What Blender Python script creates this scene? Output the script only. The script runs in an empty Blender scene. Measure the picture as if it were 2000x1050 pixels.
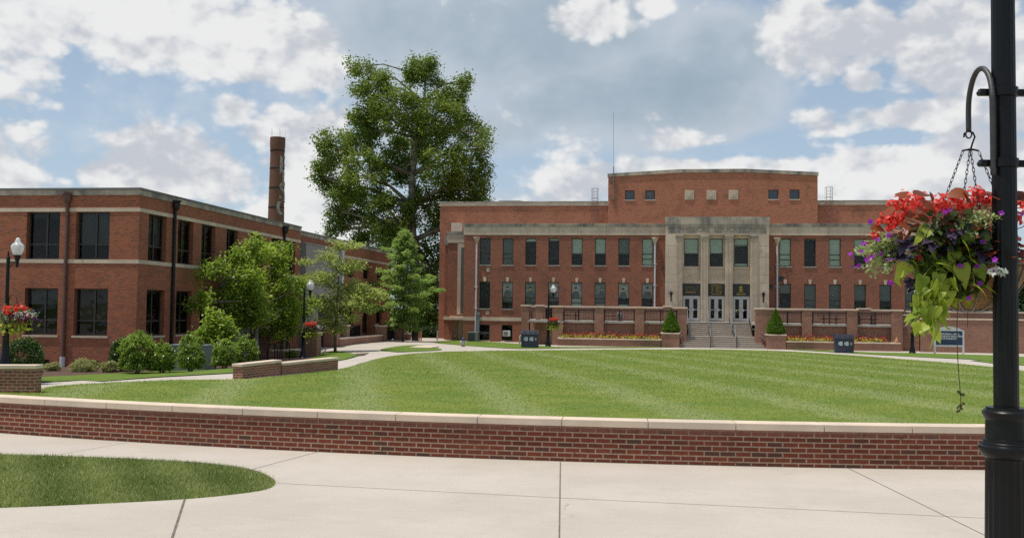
import bpy, bmesh, math, random
import numpy as np
from mathutils import Vector, Matrix
random.seed(7); np.random.seed(7)
R = math.radians
scene = bpy.context.scene
COL = scene.collection

# ------------------------------------------------------------------ camera
F_PX, PITCH, ROLL, YAW, ZC = 1890.06, .0412749, .0122187, .1399306, 2.3
_cy, _sy = math.cos(YAW), math.sin(YAW)
FW = Vector((-_sy*math.cos(PITCH), _cy*math.cos(PITCH), math.sin(PITCH)))
RT = Vector((_cy, _sy, 0)); UP = RT.cross(FW)
CR = RT*math.cos(ROLL)+UP*math.sin(ROLL); CU = -RT*math.sin(ROLL)+UP*math.cos(ROLL)
CAMP = Vector((0, 0, ZC))
cam = bpy.data.cameras.new('camera'); camo = bpy.data.objects.new('camera', cam); COL.objects.link(camo)
m = Matrix((CR, CU, -FW)).transposed().to_4x4(); m.translation = CAMP
camo.matrix_world = m
cam.sensor_width = 36; cam.lens = F_PX/2000*36; cam.clip_start = .1; cam.clip_end = 6000
scene.camera = camo

# ------------------------------------------------------------------ light
SUN = Vector((-.25, -.105, .96)).normalized()
sl = bpy.data.lights.new('sun', 'SUN'); sl.energy = 3.7; sl.angle = R(.6); sl.color = (1, .94, .84)
so = bpy.data.objects.new('sun', sl); COL.objects.link(so)
so.rotation_euler = SUN.to_track_quat('Z', 'Y').to_euler(); so.location = (0, 0, 60)
scene.view_settings.view_transform = 'Standard'; scene.view_settings.look = 'None'
scene.view_settings.exposure = 0; scene.view_settings.gamma = 1
try:
    scene.render.engine = 'CYCLES'
    scene.cycles.use_denoising = False
    scene.cycles.max_bounces = 6; scene.cycles.transparent_max_bounces = 12
    scene.cycles.caustics_reflective = False; scene.cycles.caustics_refractive = False
except Exception:
    pass


def direction(px, py):
    return (FW + CR*((px-1000)/F_PX) - CU*((py-525)/F_PX))


def at(px, py, X=None, Y=None, Z=None):
    """world point seen at a photograph position, on a plane of known X, Y or Z"""
    d = direction(px, py)
    t = Y/d.y if Y is not None else ((Z-ZC)/d.z if Z is not None else X/d.x)
    return CAMP + d*t


def sm(t):
    t = min(1, max(0, t)); return t*t*(3-2*t)


def G(x, y):
    """height of the ground"""
    return -.0132*min(60, max(0, y-30)) - .62*sm((-14-x)/8)*(1-sm((y-50)/25))*sm((y-22)/8)


def on_ground(px, py):
    z = 0
    for i in range(80):
        q = at(px, py, Z=z); z = .6*z+.4*G(q.x, q.y)
    return q


# ------------------------------------------------------------------ sky
class NT:
    def __init__(s, tree): s.t = tree; s.n = tree.nodes; s.l = tree.links
    def node(s, kind, **kw):
        n = s.n.new(kind)
        for k, v in kw.items():
            if k.startswith('_'): setattr(n, k[1:], v)
            else:
                key = k if k in n.inputs else k.replace('_', ' ')
                n.inputs[key].default_value = v
        return n
    def link(s, a, b): s.l.new(a, b)
    def math(s, op, a, b=None, clamp=False):
        n = s.n.new('ShaderNodeMath'); n.operation = op; n.use_clamp = clamp
        for i, v in enumerate((a, b)):
            if v is None: continue
            if isinstance(v, (int, float)): n.inputs[i].default_value = v
            else: s.l.new(v, n.inputs[i])
        return n.outputs[0]
    def smooth(s, v, a, b, lo=0., hi=1.):
        n = s.n.new('ShaderNodeMapRange'); n.interpolation_type = 'SMOOTHSTEP'
        s.l.new(v, n.inputs[0]); n.inputs[1].default_value = a; n.inputs[2].default_value = b
        n.inputs[3].default_value = lo; n.inputs[4].default_value = hi
        return n.outputs[0]
    def mix(s, f, a, b, kind='MIX'):
        n = s.n.new('ShaderNodeMix'); n.data_type = 'RGBA'; n.blend_type = kind
        for k, v in ((0, f), (6, a), (7, b)):
            if isinstance(v, (int, float)): n.inputs[k].default_value = v
            elif isinstance(v, tuple): n.inputs[k].default_value = (*v[:3], 1)
            else: s.l.new(v, n.inputs[k])
        return n.outputs[2]


world = bpy.data.worlds.new('World'); scene.world = world; world.use_nodes = True
w = NT(world.node_tree); w.n.clear()
sky = w.node('ShaderNodeTexSky', _sky_type='NISHITA', _sun_disc=False)
sky.sun_elevation = math.asin(SUN.z); sky.sun_rotation = math.atan2(SUN.x, SUN.y)
sky.air_density = 1.0; sky.dust_density = .6; sky.ozone_density = 1.6
tc = w.node('ShaderNodeTexCoord'); sep = w.node('ShaderNodeSeparateXYZ'); w.link(tc.outputs['Generated'], sep.inputs[0])
az = w.math('ARCTAN2', sep.outputs[0], sep.outputs[1]); el = w.math('ARCSINE', sep.outputs[2])
comb = w.node('ShaderNodeCombineXYZ'); w.link(az, comb.inputs[0]); w.link(el, comb.inputs[1])
AE = comb.outputs[0]


def blobs(lst):
    out = None
    for (px, py, rx, ry, wt) in lst:
        d = direction(px, py).normalized(); a0 = math.atan2(d.x, d.y); e0 = math.asin(d.z)
        n = w.node('ShaderNodeMapping'); w.link(AE, n.inputs[0]); n.vector_type = 'TEXTURE'
        n.inputs[1].default_value = (a0, e0, 0); n.inputs[3].default_value = (rx/F_PX, ry/F_PX, 1)
        ln = w.node('ShaderNodeVectorMath', _operation='LENGTH'); w.link(n.outputs[0], ln.inputs[0])
        v = w.smooth(ln.outputs['Value'], 1.55, .25, 0, wt)
        out = v if out is None else w.math('MAXIMUM', out, v)
    return out


WHITE = [(-20, 60, 170, 110, 1), (40, 140, 110, 80, 1), (10, 290, 90, 70, 1), (30, 345, 60, 20, .8), (250, 40, 210, 90, 1), (430, 70, 220, 90, 1), (590, 100, 95, 75, 1),
         (330, 310, 100, 75, 1), (200, 340, 60, 36, 1), (430, 340, 100, 60, 1), (300, 360, 160, 30, .9), (465, 215, 50, 35, 1), (540, 255, 90, 45, 1), (600, 330, 110, 90, 1), (600, 430, 140, 50, .9), (650, 230, 50, 40, .8),
         (1150, 35, 100, 48, 1.3), (1275, 12, 45, 24, 1.15), (1050, 275, 130, 60, .62), (1130, 365, 190, 46, .9), (1260, 340, 170, 34, .9), (1340, 275, 80, 24, .7), (990, 200, 50, 60, .4), (1000, 340, 60, 60, .5),
         (1550, 70, 90, 95, 1), (1620, 95, 90, 70, .9), (1700, 70, 90, 70, 1), (1850, 70, 130, 100, 1), (1680, 157, 44, 26, 1), (1640, 235, 110, 38, .95), (1810, 225, 110, 34, .95), (1730, 325, 230, 62, 1), (1500, 335, 190, 46, 1), (1890, 320, 160, 80, 1), (1600, 370, 260, 40, 1), (1850, 400, 200, 50, 1), (1990, 150, 60, 130, .9)]
BLUE = [(240, 205, 260, 62, 1), (110, 285, 110, 80, 1), (330, 215, 170, 50, .9), (470, 180, 110, 26, .8), (600, 205, 70, 30, .7), (150, 345, 90, 30, .7), (470, 290, 22, 50, .5), (690, 250, 40, 60, .5),
        (245, -2, 30, 12, .8), (1640, 5, 40, 18, .8), (1755, 10, 45, 34, .9), (1960, 235, 60, 60, .7), (1740, 272, 130, 15, .75), (1600, 300, 60, 14, .8), (1430, 296, 130, 15, .8), (1700, 200, 130, 16, .5), (1500, 290, 60, 30, .6), (950, 360, 110, 26, .5), (1010, 300, 60, 30, .3), (1730, 100, 26, 50, .4)]
GREY = [(1000, 60, 380, 150, 1), (800, 60, 200, 110, .95), (1280, 190, 260, 110, 1), (1420, 110, 150, 110, .9), (1150, 190, 260, 90, .9), (960, 250, 180, 70, .7), (760, 190, 130, 110, .7), (1080, 390, 260, 60, .5), (640, 20, 120, 60, .5)]
mp = w.node('ShaderNodeMapping'); w.link(AE, mp.inputs[0]); mp.inputs[3].default_value = (1, 1.35, 1)
mp2 = w.node('ShaderNodeMapping'); w.link(AE, mp2.inputs[0]); mp2.inputs[3].default_value = (1, 1.35, 1); mp2.inputs[1].default_value = (-.010, .020, 0)


def puffs(vec):
    """billowing cloud field: broad noise, wisps and two sizes of rounded lobes"""
    wn = w.node('ShaderNodeTexNoise', Scale=9., Detail=5., Roughness=.6); w.link(vec, wn.inputs['Vector'])
    off = w.node('ShaderNodeVectorMath', _operation='MULTIPLY_ADD'); w.link(wn.outputs['Color'], off.inputs[0]); off.inputs[1].default_value = (.05, .05, 0); w.link(vec, off.inputs[2])
    n1 = w.node('ShaderNodeTexNoise', Scale=6., Detail=10., Roughness=.62); w.link(vec, n1.inputs['Vector'])
    o = w.math('MULTIPLY', n1.outputs[0], .62)
    for sc, k in ((15., .19), (38., .13), (92., .07)):
        v = w.node('ShaderNodeTexVoronoi', Scale=sc, _feature='F1'); w.link(off.outputs[0], v.inputs['Vector'])
        o = w.math('ADD', o, w.math('MULTIPLY', w.math('SUBTRACT', .75, v.outputs['Distance']), k))
    return o


pf = puffs(mp.outputs[0]); pf2 = puffs(mp2.outputs[0])
W0 = blobs(WHITE); G0 = blobs(GREY); B0 = blobs(BLUE)
lown = w.node('ShaderNodeTexNoise', Scale=4.5, Detail=4., Roughness=.5); w.link(mp.outputs[0], lown.inputs['Vector'])
far = w.smooth(w.math('ABSOLUTE', w.math('ADD', az, YAW)), .55, .8)     # scattered cloud over the rest of the dome
far = w.math('MAXIMUM', far, w.smooth(el, .34, .42))
W1 = w.math('MAXIMUM', W0, w.math('MULTIPLY', far, .08))
pfc = w.math('MULTIPLY', w.math('SUBTRACT', pf, .46), 3.6)
dn = w.math('SUBTRACT', w.math('ADD', w.math('MULTIPLY', W1, 1.0), w.math('ADD', pfc, .30)), w.math('ADD', w.math('MULTIPLY', B0, .52), w.math('MULTIPLY', G0, .34)))
dens = w.smooth(dn, .15, .66)
gl = w.math('SUBTRACT', w.math('ADD', G0, w.math('MULTIPLY', w.math('SUBTRACT', lown.outputs[0], .5), 1.1)), w.math('MULTIPLY', B0, .5))
gdens = w.smooth(w.math('ADD', gl, w.math('MULTIPLY', pfc, .25)), .0, .55)
lit = w.smooth(w.math('ADD', w.math('MULTIPLY', w.math('SUBTRACT', pf, pf2), 1.6), w.math('MULTIPLY', w.math('SUBTRACT', lown.outputs[0], .5), .9)), -.20, .14)
white = w.mix(lit, (5.6, 5.85, 6.35), (8.5, 8.5, 8.45))
hz = w.smooth(el, .45, 0.0, .30, .62)
skyc = w.mix(hz, sky.outputs[0], (5.2, 6.5, 7.8))
veil = w.math('MULTIPLY', w.smooth(w.math('ADD', pfc, w.math('MULTIPLY', lown.outputs[0], .8)), -.1, 1.1), .5)
skyc = w.mix(veil, skyc, (6.6, 7.1, 7.6))
grey = w.mix(w.smooth(w.math('ADD', gl, w.math('MULTIPLY', pfc, -.25)), .55, 1.3), (5.2, 5.85, 6.6), (3.3, 4.2, 5.0))
c1 = w.mix(w.math('MULTIPLY', gdens, .95), skyc, grey)
c2 = w.mix(w.math('MULTIPLY', dens, .96), c1, white)
bg = w.node('ShaderNodeBackground', Strength=.1); w.link(c2, bg.inputs[0])
wo = w.node('ShaderNodeOutputWorld'); w.link(bg.outputs[0], wo.inputs[0])

# ------------------------------------------------------------------ materials
MATS = {}


def mat(name, c, rough=.8, c2=None, scale=3., detail=5., amt=.5, bump=0., bscale=None, metal=0., spec=.5, streak=False, c3=None, s3=.4):
    if name in MATS: return MATS[name]
    M = bpy.data.materials.new(name); M.use_nodes = True; MATS[name] = M
    t = NT(M.node_tree); p = t.n['Principled BSDF']
    p.inputs['Roughness'].default_value = rough; p.inputs['Metallic'].default_value = metal
    p.inputs['Specular IOR Level'].default_value = spec
    if c2 is None: c2 = tuple(v*.75 for v in c)
    g = t.node('ShaderNodeNewGeometry'); mpn = t.node('ShaderNodeMapping'); t.link(g.outputs['Position'], mpn.inputs[0])
    if streak: mpn.inputs[3].default_value = (1, 1, .13)
    n = t.node('ShaderNodeTexNoise', Scale=scale, Detail=detail, Roughness=.62); t.link(mpn.outputs[0], n.inputs['Vector'])
    f = t.smooth(n.outputs[0], .5-amt*.5, .5+amt*.5)
    col = t.mix(f, c, c2)
    if c3:
        n3 = t.node('ShaderNodeTexNoise', Scale=s3, Detail=4.); t.link(g.outputs['Position'], n3.inputs['Vector'])
        col = t.mix(t.smooth(n3.outputs[0], .45, .68), col, c3)
    t.link(col, p.inputs['Base Color'])
    if bump:
        nb = t.node('ShaderNodeTexNoise', Scale=bscale or scale*6, Detail=4.); t.link(g.outputs['Position'], nb.inputs['Vector'])
        b = t.node('ShaderNodeBump', Strength=bump, Distance=.02); t.link(nb.outputs[0], b.inputs['Height']); t.link(b.outputs[0], p.inputs['Normal'])
    return M


def brick(name, ca, cb, mortar, bw=.21, rh=.076, ms=.010, uv=False, stain=(.10, .055, .04), dark=(.10, .07, .06)):
    M = bpy.data.materials.new(name); M.use_nodes = True; MATS[name] = M
    t = NT(M.node_tree); p = t.n['Principled BSDF']; p.inputs['Roughness'].default_value = .85; p.inputs['Specular IOR Level'].default_value = .25
    g = t.node('ShaderNodeNewGeometry')
    if uv:
        tcn = t.node('ShaderNodeTexCoord'); vec = tcn.outputs['UV']
    else:
        sp = t.node('ShaderNodeSeparateXYZ'); t.link(g.outputs['Position'], sp.inputs[0])
        sn = t.node('ShaderNodeSeparateXYZ'); t.link(g.outputs['True Normal'], sn.inputs[0])
        k = t.math('GREATER_THAN', t.math('ABSOLUTE', sn.outputs[0]), .5)
        u = t.math('ADD', t.math('MULTIPLY', sp.outputs[1], k), t.math('MULTIPLY', sp.outputs[0], t.math('SUBTRACT', 1., k)))
        cv = t.node('ShaderNodeCombineXYZ'); t.link(u, cv.inputs[0]); t.link(sp.outputs[2], cv.inputs[1]); vec = cv.outputs[0]
    b = t.node('ShaderNodeTexBrick', Scale=1., Mortar_Size=ms, Mortar_Smooth=.15, Bias=-.1, Brick_Width=bw, Row_Height=rh)
    t.link(vec, b.inputs['Vector'])
    b.inputs['Color1'].default_value = (*ca, 1); b.inputs['Color2'].default_value = (*cb, 1); b.inputs['Mortar'].default_value = (*mortar, 1)
    # a share of the bricks is burnt dark: a second lattice of whole bricks
    b2 = t.node('ShaderNodeTexBrick', Scale=1., Mortar_Size=0., Mortar_Smooth=0., Bias=-.62, Brick_Width=bw, Row_Height=rh)
    t.link(vec, b2.inputs['Vector']); b2.inputs['Color1'].default_value = (0, 0, 0, 1); b2.inputs['Color2'].default_value = (1, 1, 1, 1); b2.inputs['Mortar'].default_value = (0, 0, 0, 1)
    dk = t.math('MULTIPLY', t.smooth(b2.outputs[0], .2, .42), t.math('SUBTRACT', 1., b.outputs['Fac']))
    col = t.mix(t.math('MULTIPLY', dk, .8), b.outputs[0], dark)
    n = t.node('ShaderNodeTexNoise', Scale=.55, Detail=6., Roughness=.65); t.link(g.outputs['Position'], n.inputs['Vector'])
    col = t.mix(t.smooth(n.outputs[0], .46, .8, 0, .55), col, stain)
    if uv:      # lime bloom and damp stains under the coping joints
        su = t.node('ShaderNodeSeparateXYZ'); t.link(vec, su.inputs[0])
        nb = t.node('ShaderNodeTexNoise', Scale=3.2, Detail=7., Roughness=.7); t.link(g.outputs['Position'], nb.inputs['Vector'])
        edge = t.smooth(t.math('ADD', su.outputs[1], t.math('MULTIPLY', t.math('SUBTRACT', nb.outputs[0], .5), .16)), .46, .50)
        col = t.mix(t.math('MULTIPLY', edge, .62), col, (.23, .115, .09))
        nd = t.node('ShaderNodeTexNoise', Scale=8., Detail=6., Roughness=.7); t.link(g.outputs['Position'], nd.inputs['Vector'])
        col = t.mix(t.smooth(nd.outputs[0], .60, .72, 0, .7), col, (.055, .042, .03))
    n2 = t.node('ShaderNodeTexNoise', Scale=16., Detail=4.); t.link(g.outputs['Position'], n2.inputs['Vector'])
    col = t.mix(t.smooth(n2.outputs[0], .3, .7, 0., .3), col, tuple(v*.5 for v in ca))
    t.link(col, p.inputs['Base Color'])
    bm = t.node('ShaderNodeBump', Strength=.5, Distance=.008); bm.invert = True
    t.link(b.outputs['Fac'], bm.inputs['Height']); t.link(bm.outputs[0], p.inputs['Normal'])
    return M


def leafmat(name, ca, cb, trans=.35, rough=.5, spec=.4, tcol=None):
    """leaf colour differs leaf by leaf (mesh attribute 'tone')"""
    M = bpy.data.materials.new(name); M.use_nodes = True; MATS[name] = M
    t = NT(M.node_tree); p = t.n['Principled BSDF']; p.inputs['Roughness'].default_value = rough; p.inputs['Specular IOR Level'].default_value = spec
    a = t.node('ShaderNodeAttribute', _attribute_name='tone')
    col = t.mix(a.outputs['Fac'], ca, cb); t.link(col, p.inputs['Base Color'])
    tr = t.node('ShaderNodeBsdfTranslucent')
    tm = t.mix(a.outputs['Fac'], tcol or tuple(min(1, v*1.5) for v in ca), tuple(min(1, v*1.7) for v in cb)); t.link(tm, tr.inputs[0])
    mx = t.node('ShaderNodeMixShader'); mx.inputs[0].default_value = trans
    t.link(p.outputs[0], mx.inputs[1]); t.link(tr.outputs[0], mx.inputs[2]); t.link(mx.outputs[0], t.n['Material Output'].inputs[0])
    return M


def glassmat(name, tint=(.5, .55, .55), gl=.10):
    M = bpy.data.materials.new(name); M.use_nodes = True; MATS[name] = M
    t = NT(M.node_tree); t.n.remove(t.n['Principled BSDF'])
    tr = t.node('ShaderNodeBsdfTransparent'); tr.inputs[0].default_value = (*tint, 1)
    go = t.node('ShaderNodeBsdfGlossy', Roughness=.02); go.inputs[0].default_value = (.95, .97, 1, 1)
    g = t.node('ShaderNodeNewGeometry'); nn = t.node('ShaderNodeTexNoise', Scale=.9, Detail=2.); t.link(g.outputs['Position'], nn.inputs['Vector'])
    bm = t.node('ShaderNodeBump', Strength=.12, Distance=.15); t.link(nn.outputs[0], bm.inputs['Height']); t.link(bm.outputs[0], go.inputs['Normal'])
    fr = t.node('ShaderNodeFresnel', IOR=1.5)
    fac = t.math('MULTIPLY', fr.outputs[0], gl, True)
    mx = t.node('ShaderNodeMixShader'); t.link(fac, mx.inputs[0]); t.link(tr.outputs[0], mx.inputs[1]); t.link(go.outputs[0], mx.inputs[2])
    t.link(mx.outputs[0], t.n['Material Output'].inputs[0])
    return M


BR = brick('brick_red', (.36, .098, .052), (.215, .060, .036), (.30, .205, .145), bw=.225, rh=.082, ms=.0125)
BRL = brick('brick_orange', (.40, .110, .052), (.225, .062, .033), (.28, .18, .12), bw=.225, rh=.082, ms=.0125, stain=(.13, .06, .035))
BRG = brick('brick_gym', (.52, .155, .082), (.36, .105, .058), (.36, .245, .165), bw=.225, rh=.082, ms=.0125)
BRT = brick('brick_brown', (.32, .112, .070), (.19, .07, .046), (.42, .315, .235), bw=.225, rh=.082, ms=.0135, stain=(.14, .075, .05))
BRW = brick('brick_curved', (.215, .053, .028), (.125, .035, .022), (.40, .30, .21), bw=.232, rh=.0765, ms=.0105, uv=True, dark=(.075, .055, .042), stain=(.20, .075, .05))
STONE = mat('limestone', (.57, .46, .35), .85, (.44, .36, .28), 1.1, 6, .5, .15, 30, streak=True, c3=(.62, .51, .39), s3=.7)
STONED = mat('weathered_limestone', (.40, .345, .28), .9, (.15, .14, .13), 1.3, 8, .36, .2, 30, streak=True, c3=(.50, .42, .33), s3=.6)
COPE = mat('cast_stone', (.72, .585, .445), .8, (.60, .48, .365), 2.2, 7, .6, .15, 60, c3=(.56, .465, .37), s3=1.1)
def concrete():
    M = bpy.data.materials.new('concrete'); M.use_nodes = True
    t = NT(M.node_tree); p = t.n['Principled BSDF']; p.inputs['Roughness'].default_value = .85; p.inputs['Specular IOR Level'].default_value = .25
    g = t.node('ShaderNodeNewGeometry'); P = g.outputs['Position']
    def nz_(sc, det, rough=.6):
        n = t.node('ShaderNodeTexNoise', Scale=sc, Detail=det, Roughness=rough); t.link(P, n.inputs['Vector']); return n.outputs[0]
    col = t.mix(t.smooth(nz_(.35, 10., .65), .36, .64), (.525, .47, .405), (.455, .405, .345))
    col = t.mix(t.smooth(nz_(1.7, 8., .7), .52, .72, 0, .55), col, (.40, .36, .315))
    col = t.mix(t.smooth(nz_(60., 3.), .40, .66, 0, .34), col, (.36, .32, .275))
    col = t.mix(t.smooth(nz_(9., 6., .75), .66, .74, 0, .5), col, (.30, .265, .23))       # small stains
    mpn = t.node('ShaderNodeMapping'); t.link(P, mpn.inputs[0]); mpn.inputs[3].default_value = (1.2, 90, 1)   # broom strokes
    nb = t.node('ShaderNodeTexNoise', Scale=1.4, Detail=4.); t.link(mpn.outputs[0], nb.inputs['Vector'])
    col = t.mix(t.smooth(nb.outputs[0], .4, .65, 0, .22), col, (.62, .56, .49))
    vo = t.node('ShaderNodeTexVoronoi', Scale=.22, _feature='DISTANCE_TO_EDGE')
    wv = t.node('ShaderNodeTexNoise', Scale=1.3, Detail=6.); t.link(P, wv.inputs['Vector'])
    ad = t.node('ShaderNodeVectorMath', _operation='MULTIPLY_ADD'); t.link(wv.outputs['Color'], ad.inputs[0]); ad.inputs[1].default_value = (1.3, 1.3, 0); t.link(P, ad.inputs[2]); t.link(ad.outputs[0], vo.inputs['Vector'])
    cr = t.math('MULTIPLY', t.smooth(vo.outputs['Distance'], .0016, .0004), t.smooth(nz_(.16, 3.), .54, .60))
    col = t.mix(t.math('MULTIPLY', cr, .6), col, (.16, .14, .12))
    t.link(col, p.inputs['Base Color'])
    bm = t.node('ShaderNodeBump', Strength=.25, Distance=.01); t.link(nz_(70., 3.), bm.inputs['Height']); t.link(bm.outputs[0], p.inputs['Normal'])
    return M


CONC = concrete()
CONCD = mat('grey_concrete', (.42, .39, .35), .85, (.27, .25, .22), 1.5, 7, .5, .15, 40, streak=True)
STEP_SHADE = mat('shaded_step_concrete', (.36, .31, .26), .85, (.22, .185, .155), 2.2, 7, .6, .1)  # risers darker than the treads, shade put into their colour
LINE_DARK = mat('line_dark', (.10, .085, .07), .95, (.20, .17, .14), 6)
METB = mat('black_metal', (.008, .008, .010), .4, (.012, .012, .014), 8, spec=.3)
POLE = mat('black_paint', (.004, .0045, .006), .36, (.007, .0075, .009), 12, 6, .6, .03, 180, spec=.25)
FRAME = mat('dark_frame', (.018, .016, .015), .5, (.026, .024, .022))
BRONZE = mat('bronze_frame', (.04, .033, .028), .5, (.028, .023, .02))
ALU = mat('grey_aluminium', (.50, .49, .475), .45, (.44, .43, .42), metal=.1)
DARKIN = mat('dark_room', (.02, .02, .021), .9, (.035, .034, .033), .8)
BLIND = mat('pale_blind', (.60, .67, .55), .9, (.52, .59, .49), .6)
BLINDG = mat('grey_blind', (.20, .215, .195), .9, (.16, .17, .155), .6)
BLINDD = mat('dark_shade', (.085, .082, .082), .9, (.065, .063, .063), .6)
GLASS = glassmat('window_glass', (.86, .92, .89), .6)
GLASSD = glassmat('dark_glass', (.50, .52, .53), .6)
GLASSB = glassmat('sky_glass', (.45, .52, .56), 2.2)
BLOCK = mat('glass_block', (.15, .155, .125), .3, (.11, .115, .095), 3)
WHITEP = mat('white_paint', (.62, .63, .66), .5, (.52, .53, .56), 1.5)
BROWNP = mat('brown_pipe', (.15, .075, .055), .6, (.10, .05, .04), 2)
TAN = mat('tan_door', (.36, .30, .21), .6, (.32, .265, .185))
NAVY = mat('navy_plastic', (.017, .022, .042), .42, (.024, .03, .055), 3)
SIGNB = mat('sign_blue', (.012, .032, .095), .4, (.014, .038, .11))
SIGNW = mat('sign_white', (.62, .63, .65), .5, (.54, .55, .58))
GOLD = mat('gold_print', (.48, .33, .035), .6, (.42, .28, .03))
OLIVE = mat('dull_gold', (.12, .10, .04), .6, (.10, .08, .03))
BANNER = mat('black_banner', (.016, .017, .018), .45, (.022, .023, .024))
SOIL = mat('mulch', (.13, .075, .05), .95, (.07, .04, .028), 9, 8, .5, .5, 60)
BARK = mat('bark', (.16, .13, .10), .9, (.07, .055, .045), 4, 8, .5, .4, 20, streak=True)
BARKP = mat('pale_bark', (.30, .27, .22), .9, (.12, .10, .08), 1.6, 8, .4, .3, 12)
TERRA = mat('terracotta', (.55, .27, .15), .8, (.42, .19, .10), 12)
METGY = mat('grey_metal', (.20, .21, .215), .5, (.15, .16, .165), 2)
RUST = mat('rusty_red', (.26, .12, .10), .7, (.18, .08, .07), 5)


def lampglass():
    M = bpy.data.materials.new('frosted_globe'); M.use_nodes = True
    t = NT(M.node_tree); p = t.n['Principled BSDF']; p.inputs['Roughness'].default_value = .18
    g = t.node('ShaderNodeNewGeometry'); n = t.node('ShaderNodeTexNoise', Scale=9., Detail=3.); t.link(g.outputs['Position'], n.inputs['Vector'])
    t.link(t.mix(t.smooth(n.outputs[0], .38, .62), (.80, .80, .80), (.50, .51, .53)), p.inputs['Base Color'])
    tr = t.node('ShaderNodeBsdfTranslucent'); tr.inputs[0].default_value = (.9, .9, .9, 1)
    mx = t.node('ShaderNodeMixShader'); mx.inputs[0].default_value = .45
    t.link(p.outputs[0], mx.inputs[1]); t.link(tr.outputs[0], mx.inputs[2]); t.link(mx.outputs[0], t.n['Material Output'].inputs[0])
    return M


GLOBE = lampglass()


def grassmat(name, stripes, a, b, c):
    M = bpy.data.materials.new(name); M.use_nodes = True
    t = NT(M.node_tree); p = t.n['Principled BSDF']; p.inputs['Roughness'].default_value = .75; p.inputs['Specular IOR Level'].default_value = .2
    g = t.node('ShaderNodeNewGeometry'); P = g.outputs['Position']
    n1 = t.node('ShaderNodeTexNoise', Scale=.5, Detail=6., Roughness=.65); t.link(P, n1.inputs['Vector'])
    n2 = t.node('ShaderNodeTexNoise', Scale=7., Detail=6., Roughness=.7); t.link(P, n2.inputs['Vector'])
    n3 = t.node('ShaderNodeTexNoise', Scale=42., Detail=3.); t.link(P, n3.inputs['Vector'])
    col = t.mix(t.smooth(n1.outputs[0], .35, .65), a, b)
    col = t.mix(t.smooth(n2.outputs[0], .48, .75, 0, .75), col, c)
    col = t.mix(t.smooth(n3.outputs[0], .42, .68, 0, .6), col, tuple(v*.45 for v in a))
    if stripes:
        mpn = t.node('ShaderNodeMapping'); t.link(P, mpn.inputs[0]); mpn.inputs[2].default_value = (0, 0, R(stripes)); 
        sp = t.node('ShaderNodeSeparateXYZ'); t.link(mpn.outputs[0], sp.inputs[0])
        wob = t.math('ADD', sp.outputs[0], t.math('MULTIPLY', n1.outputs[0], 1.6))
        s = t.math('SINE', t.math('MULTIPLY', wob, 2*math.pi/3.6))
        k = t.smooth(t.math('ADD', s, t.math('MULTIPLY', t.math('SUBTRACT', n2.outputs[0], .5), 3.0)), -.1, 1.3, 0, .48)
        col = t.mix(k, col, (.32, .35, .165))
    t.link(col, p.inputs['Base Color'])
    bm = t.node('ShaderNodeBump', Strength=.9, Distance=.04); t.link(n3.outputs[0], bm.inputs['Height']); t.link(bm.outputs[0], p.inputs['Normal'])
    return M


LAWN = grassmat('mown_grass', -17, (.140, .215, .022), (.225, .27, .040), (.28, .30, .105))
TURF = grassmat('turf', 0, (.115, .205, .022), (.165, .24, .035), (.25, .28, .09))


# ------------------------------------------------------------------ builders
ORG = {}


def origin(o):
    return ORG[o.name] if o else Vector((0, 0, 0))


def tag(o, label=None, cat=None, group=None, kind=None):
    if label: o['label'] = label
    if cat: o['category'] = cat
    if group: o['group'] = group
    if kind: o['kind'] = kind
    return o


def root(name, label, cat, loc=(0, 0, 0), group=None):
    o = bpy.data.objects.new(name, None); o.empty_display_size = .3; COL.objects.link(o); o.location = loc
    ORG[o.name] = Vector(loc)
    return tag(o, label, cat, group)


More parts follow.
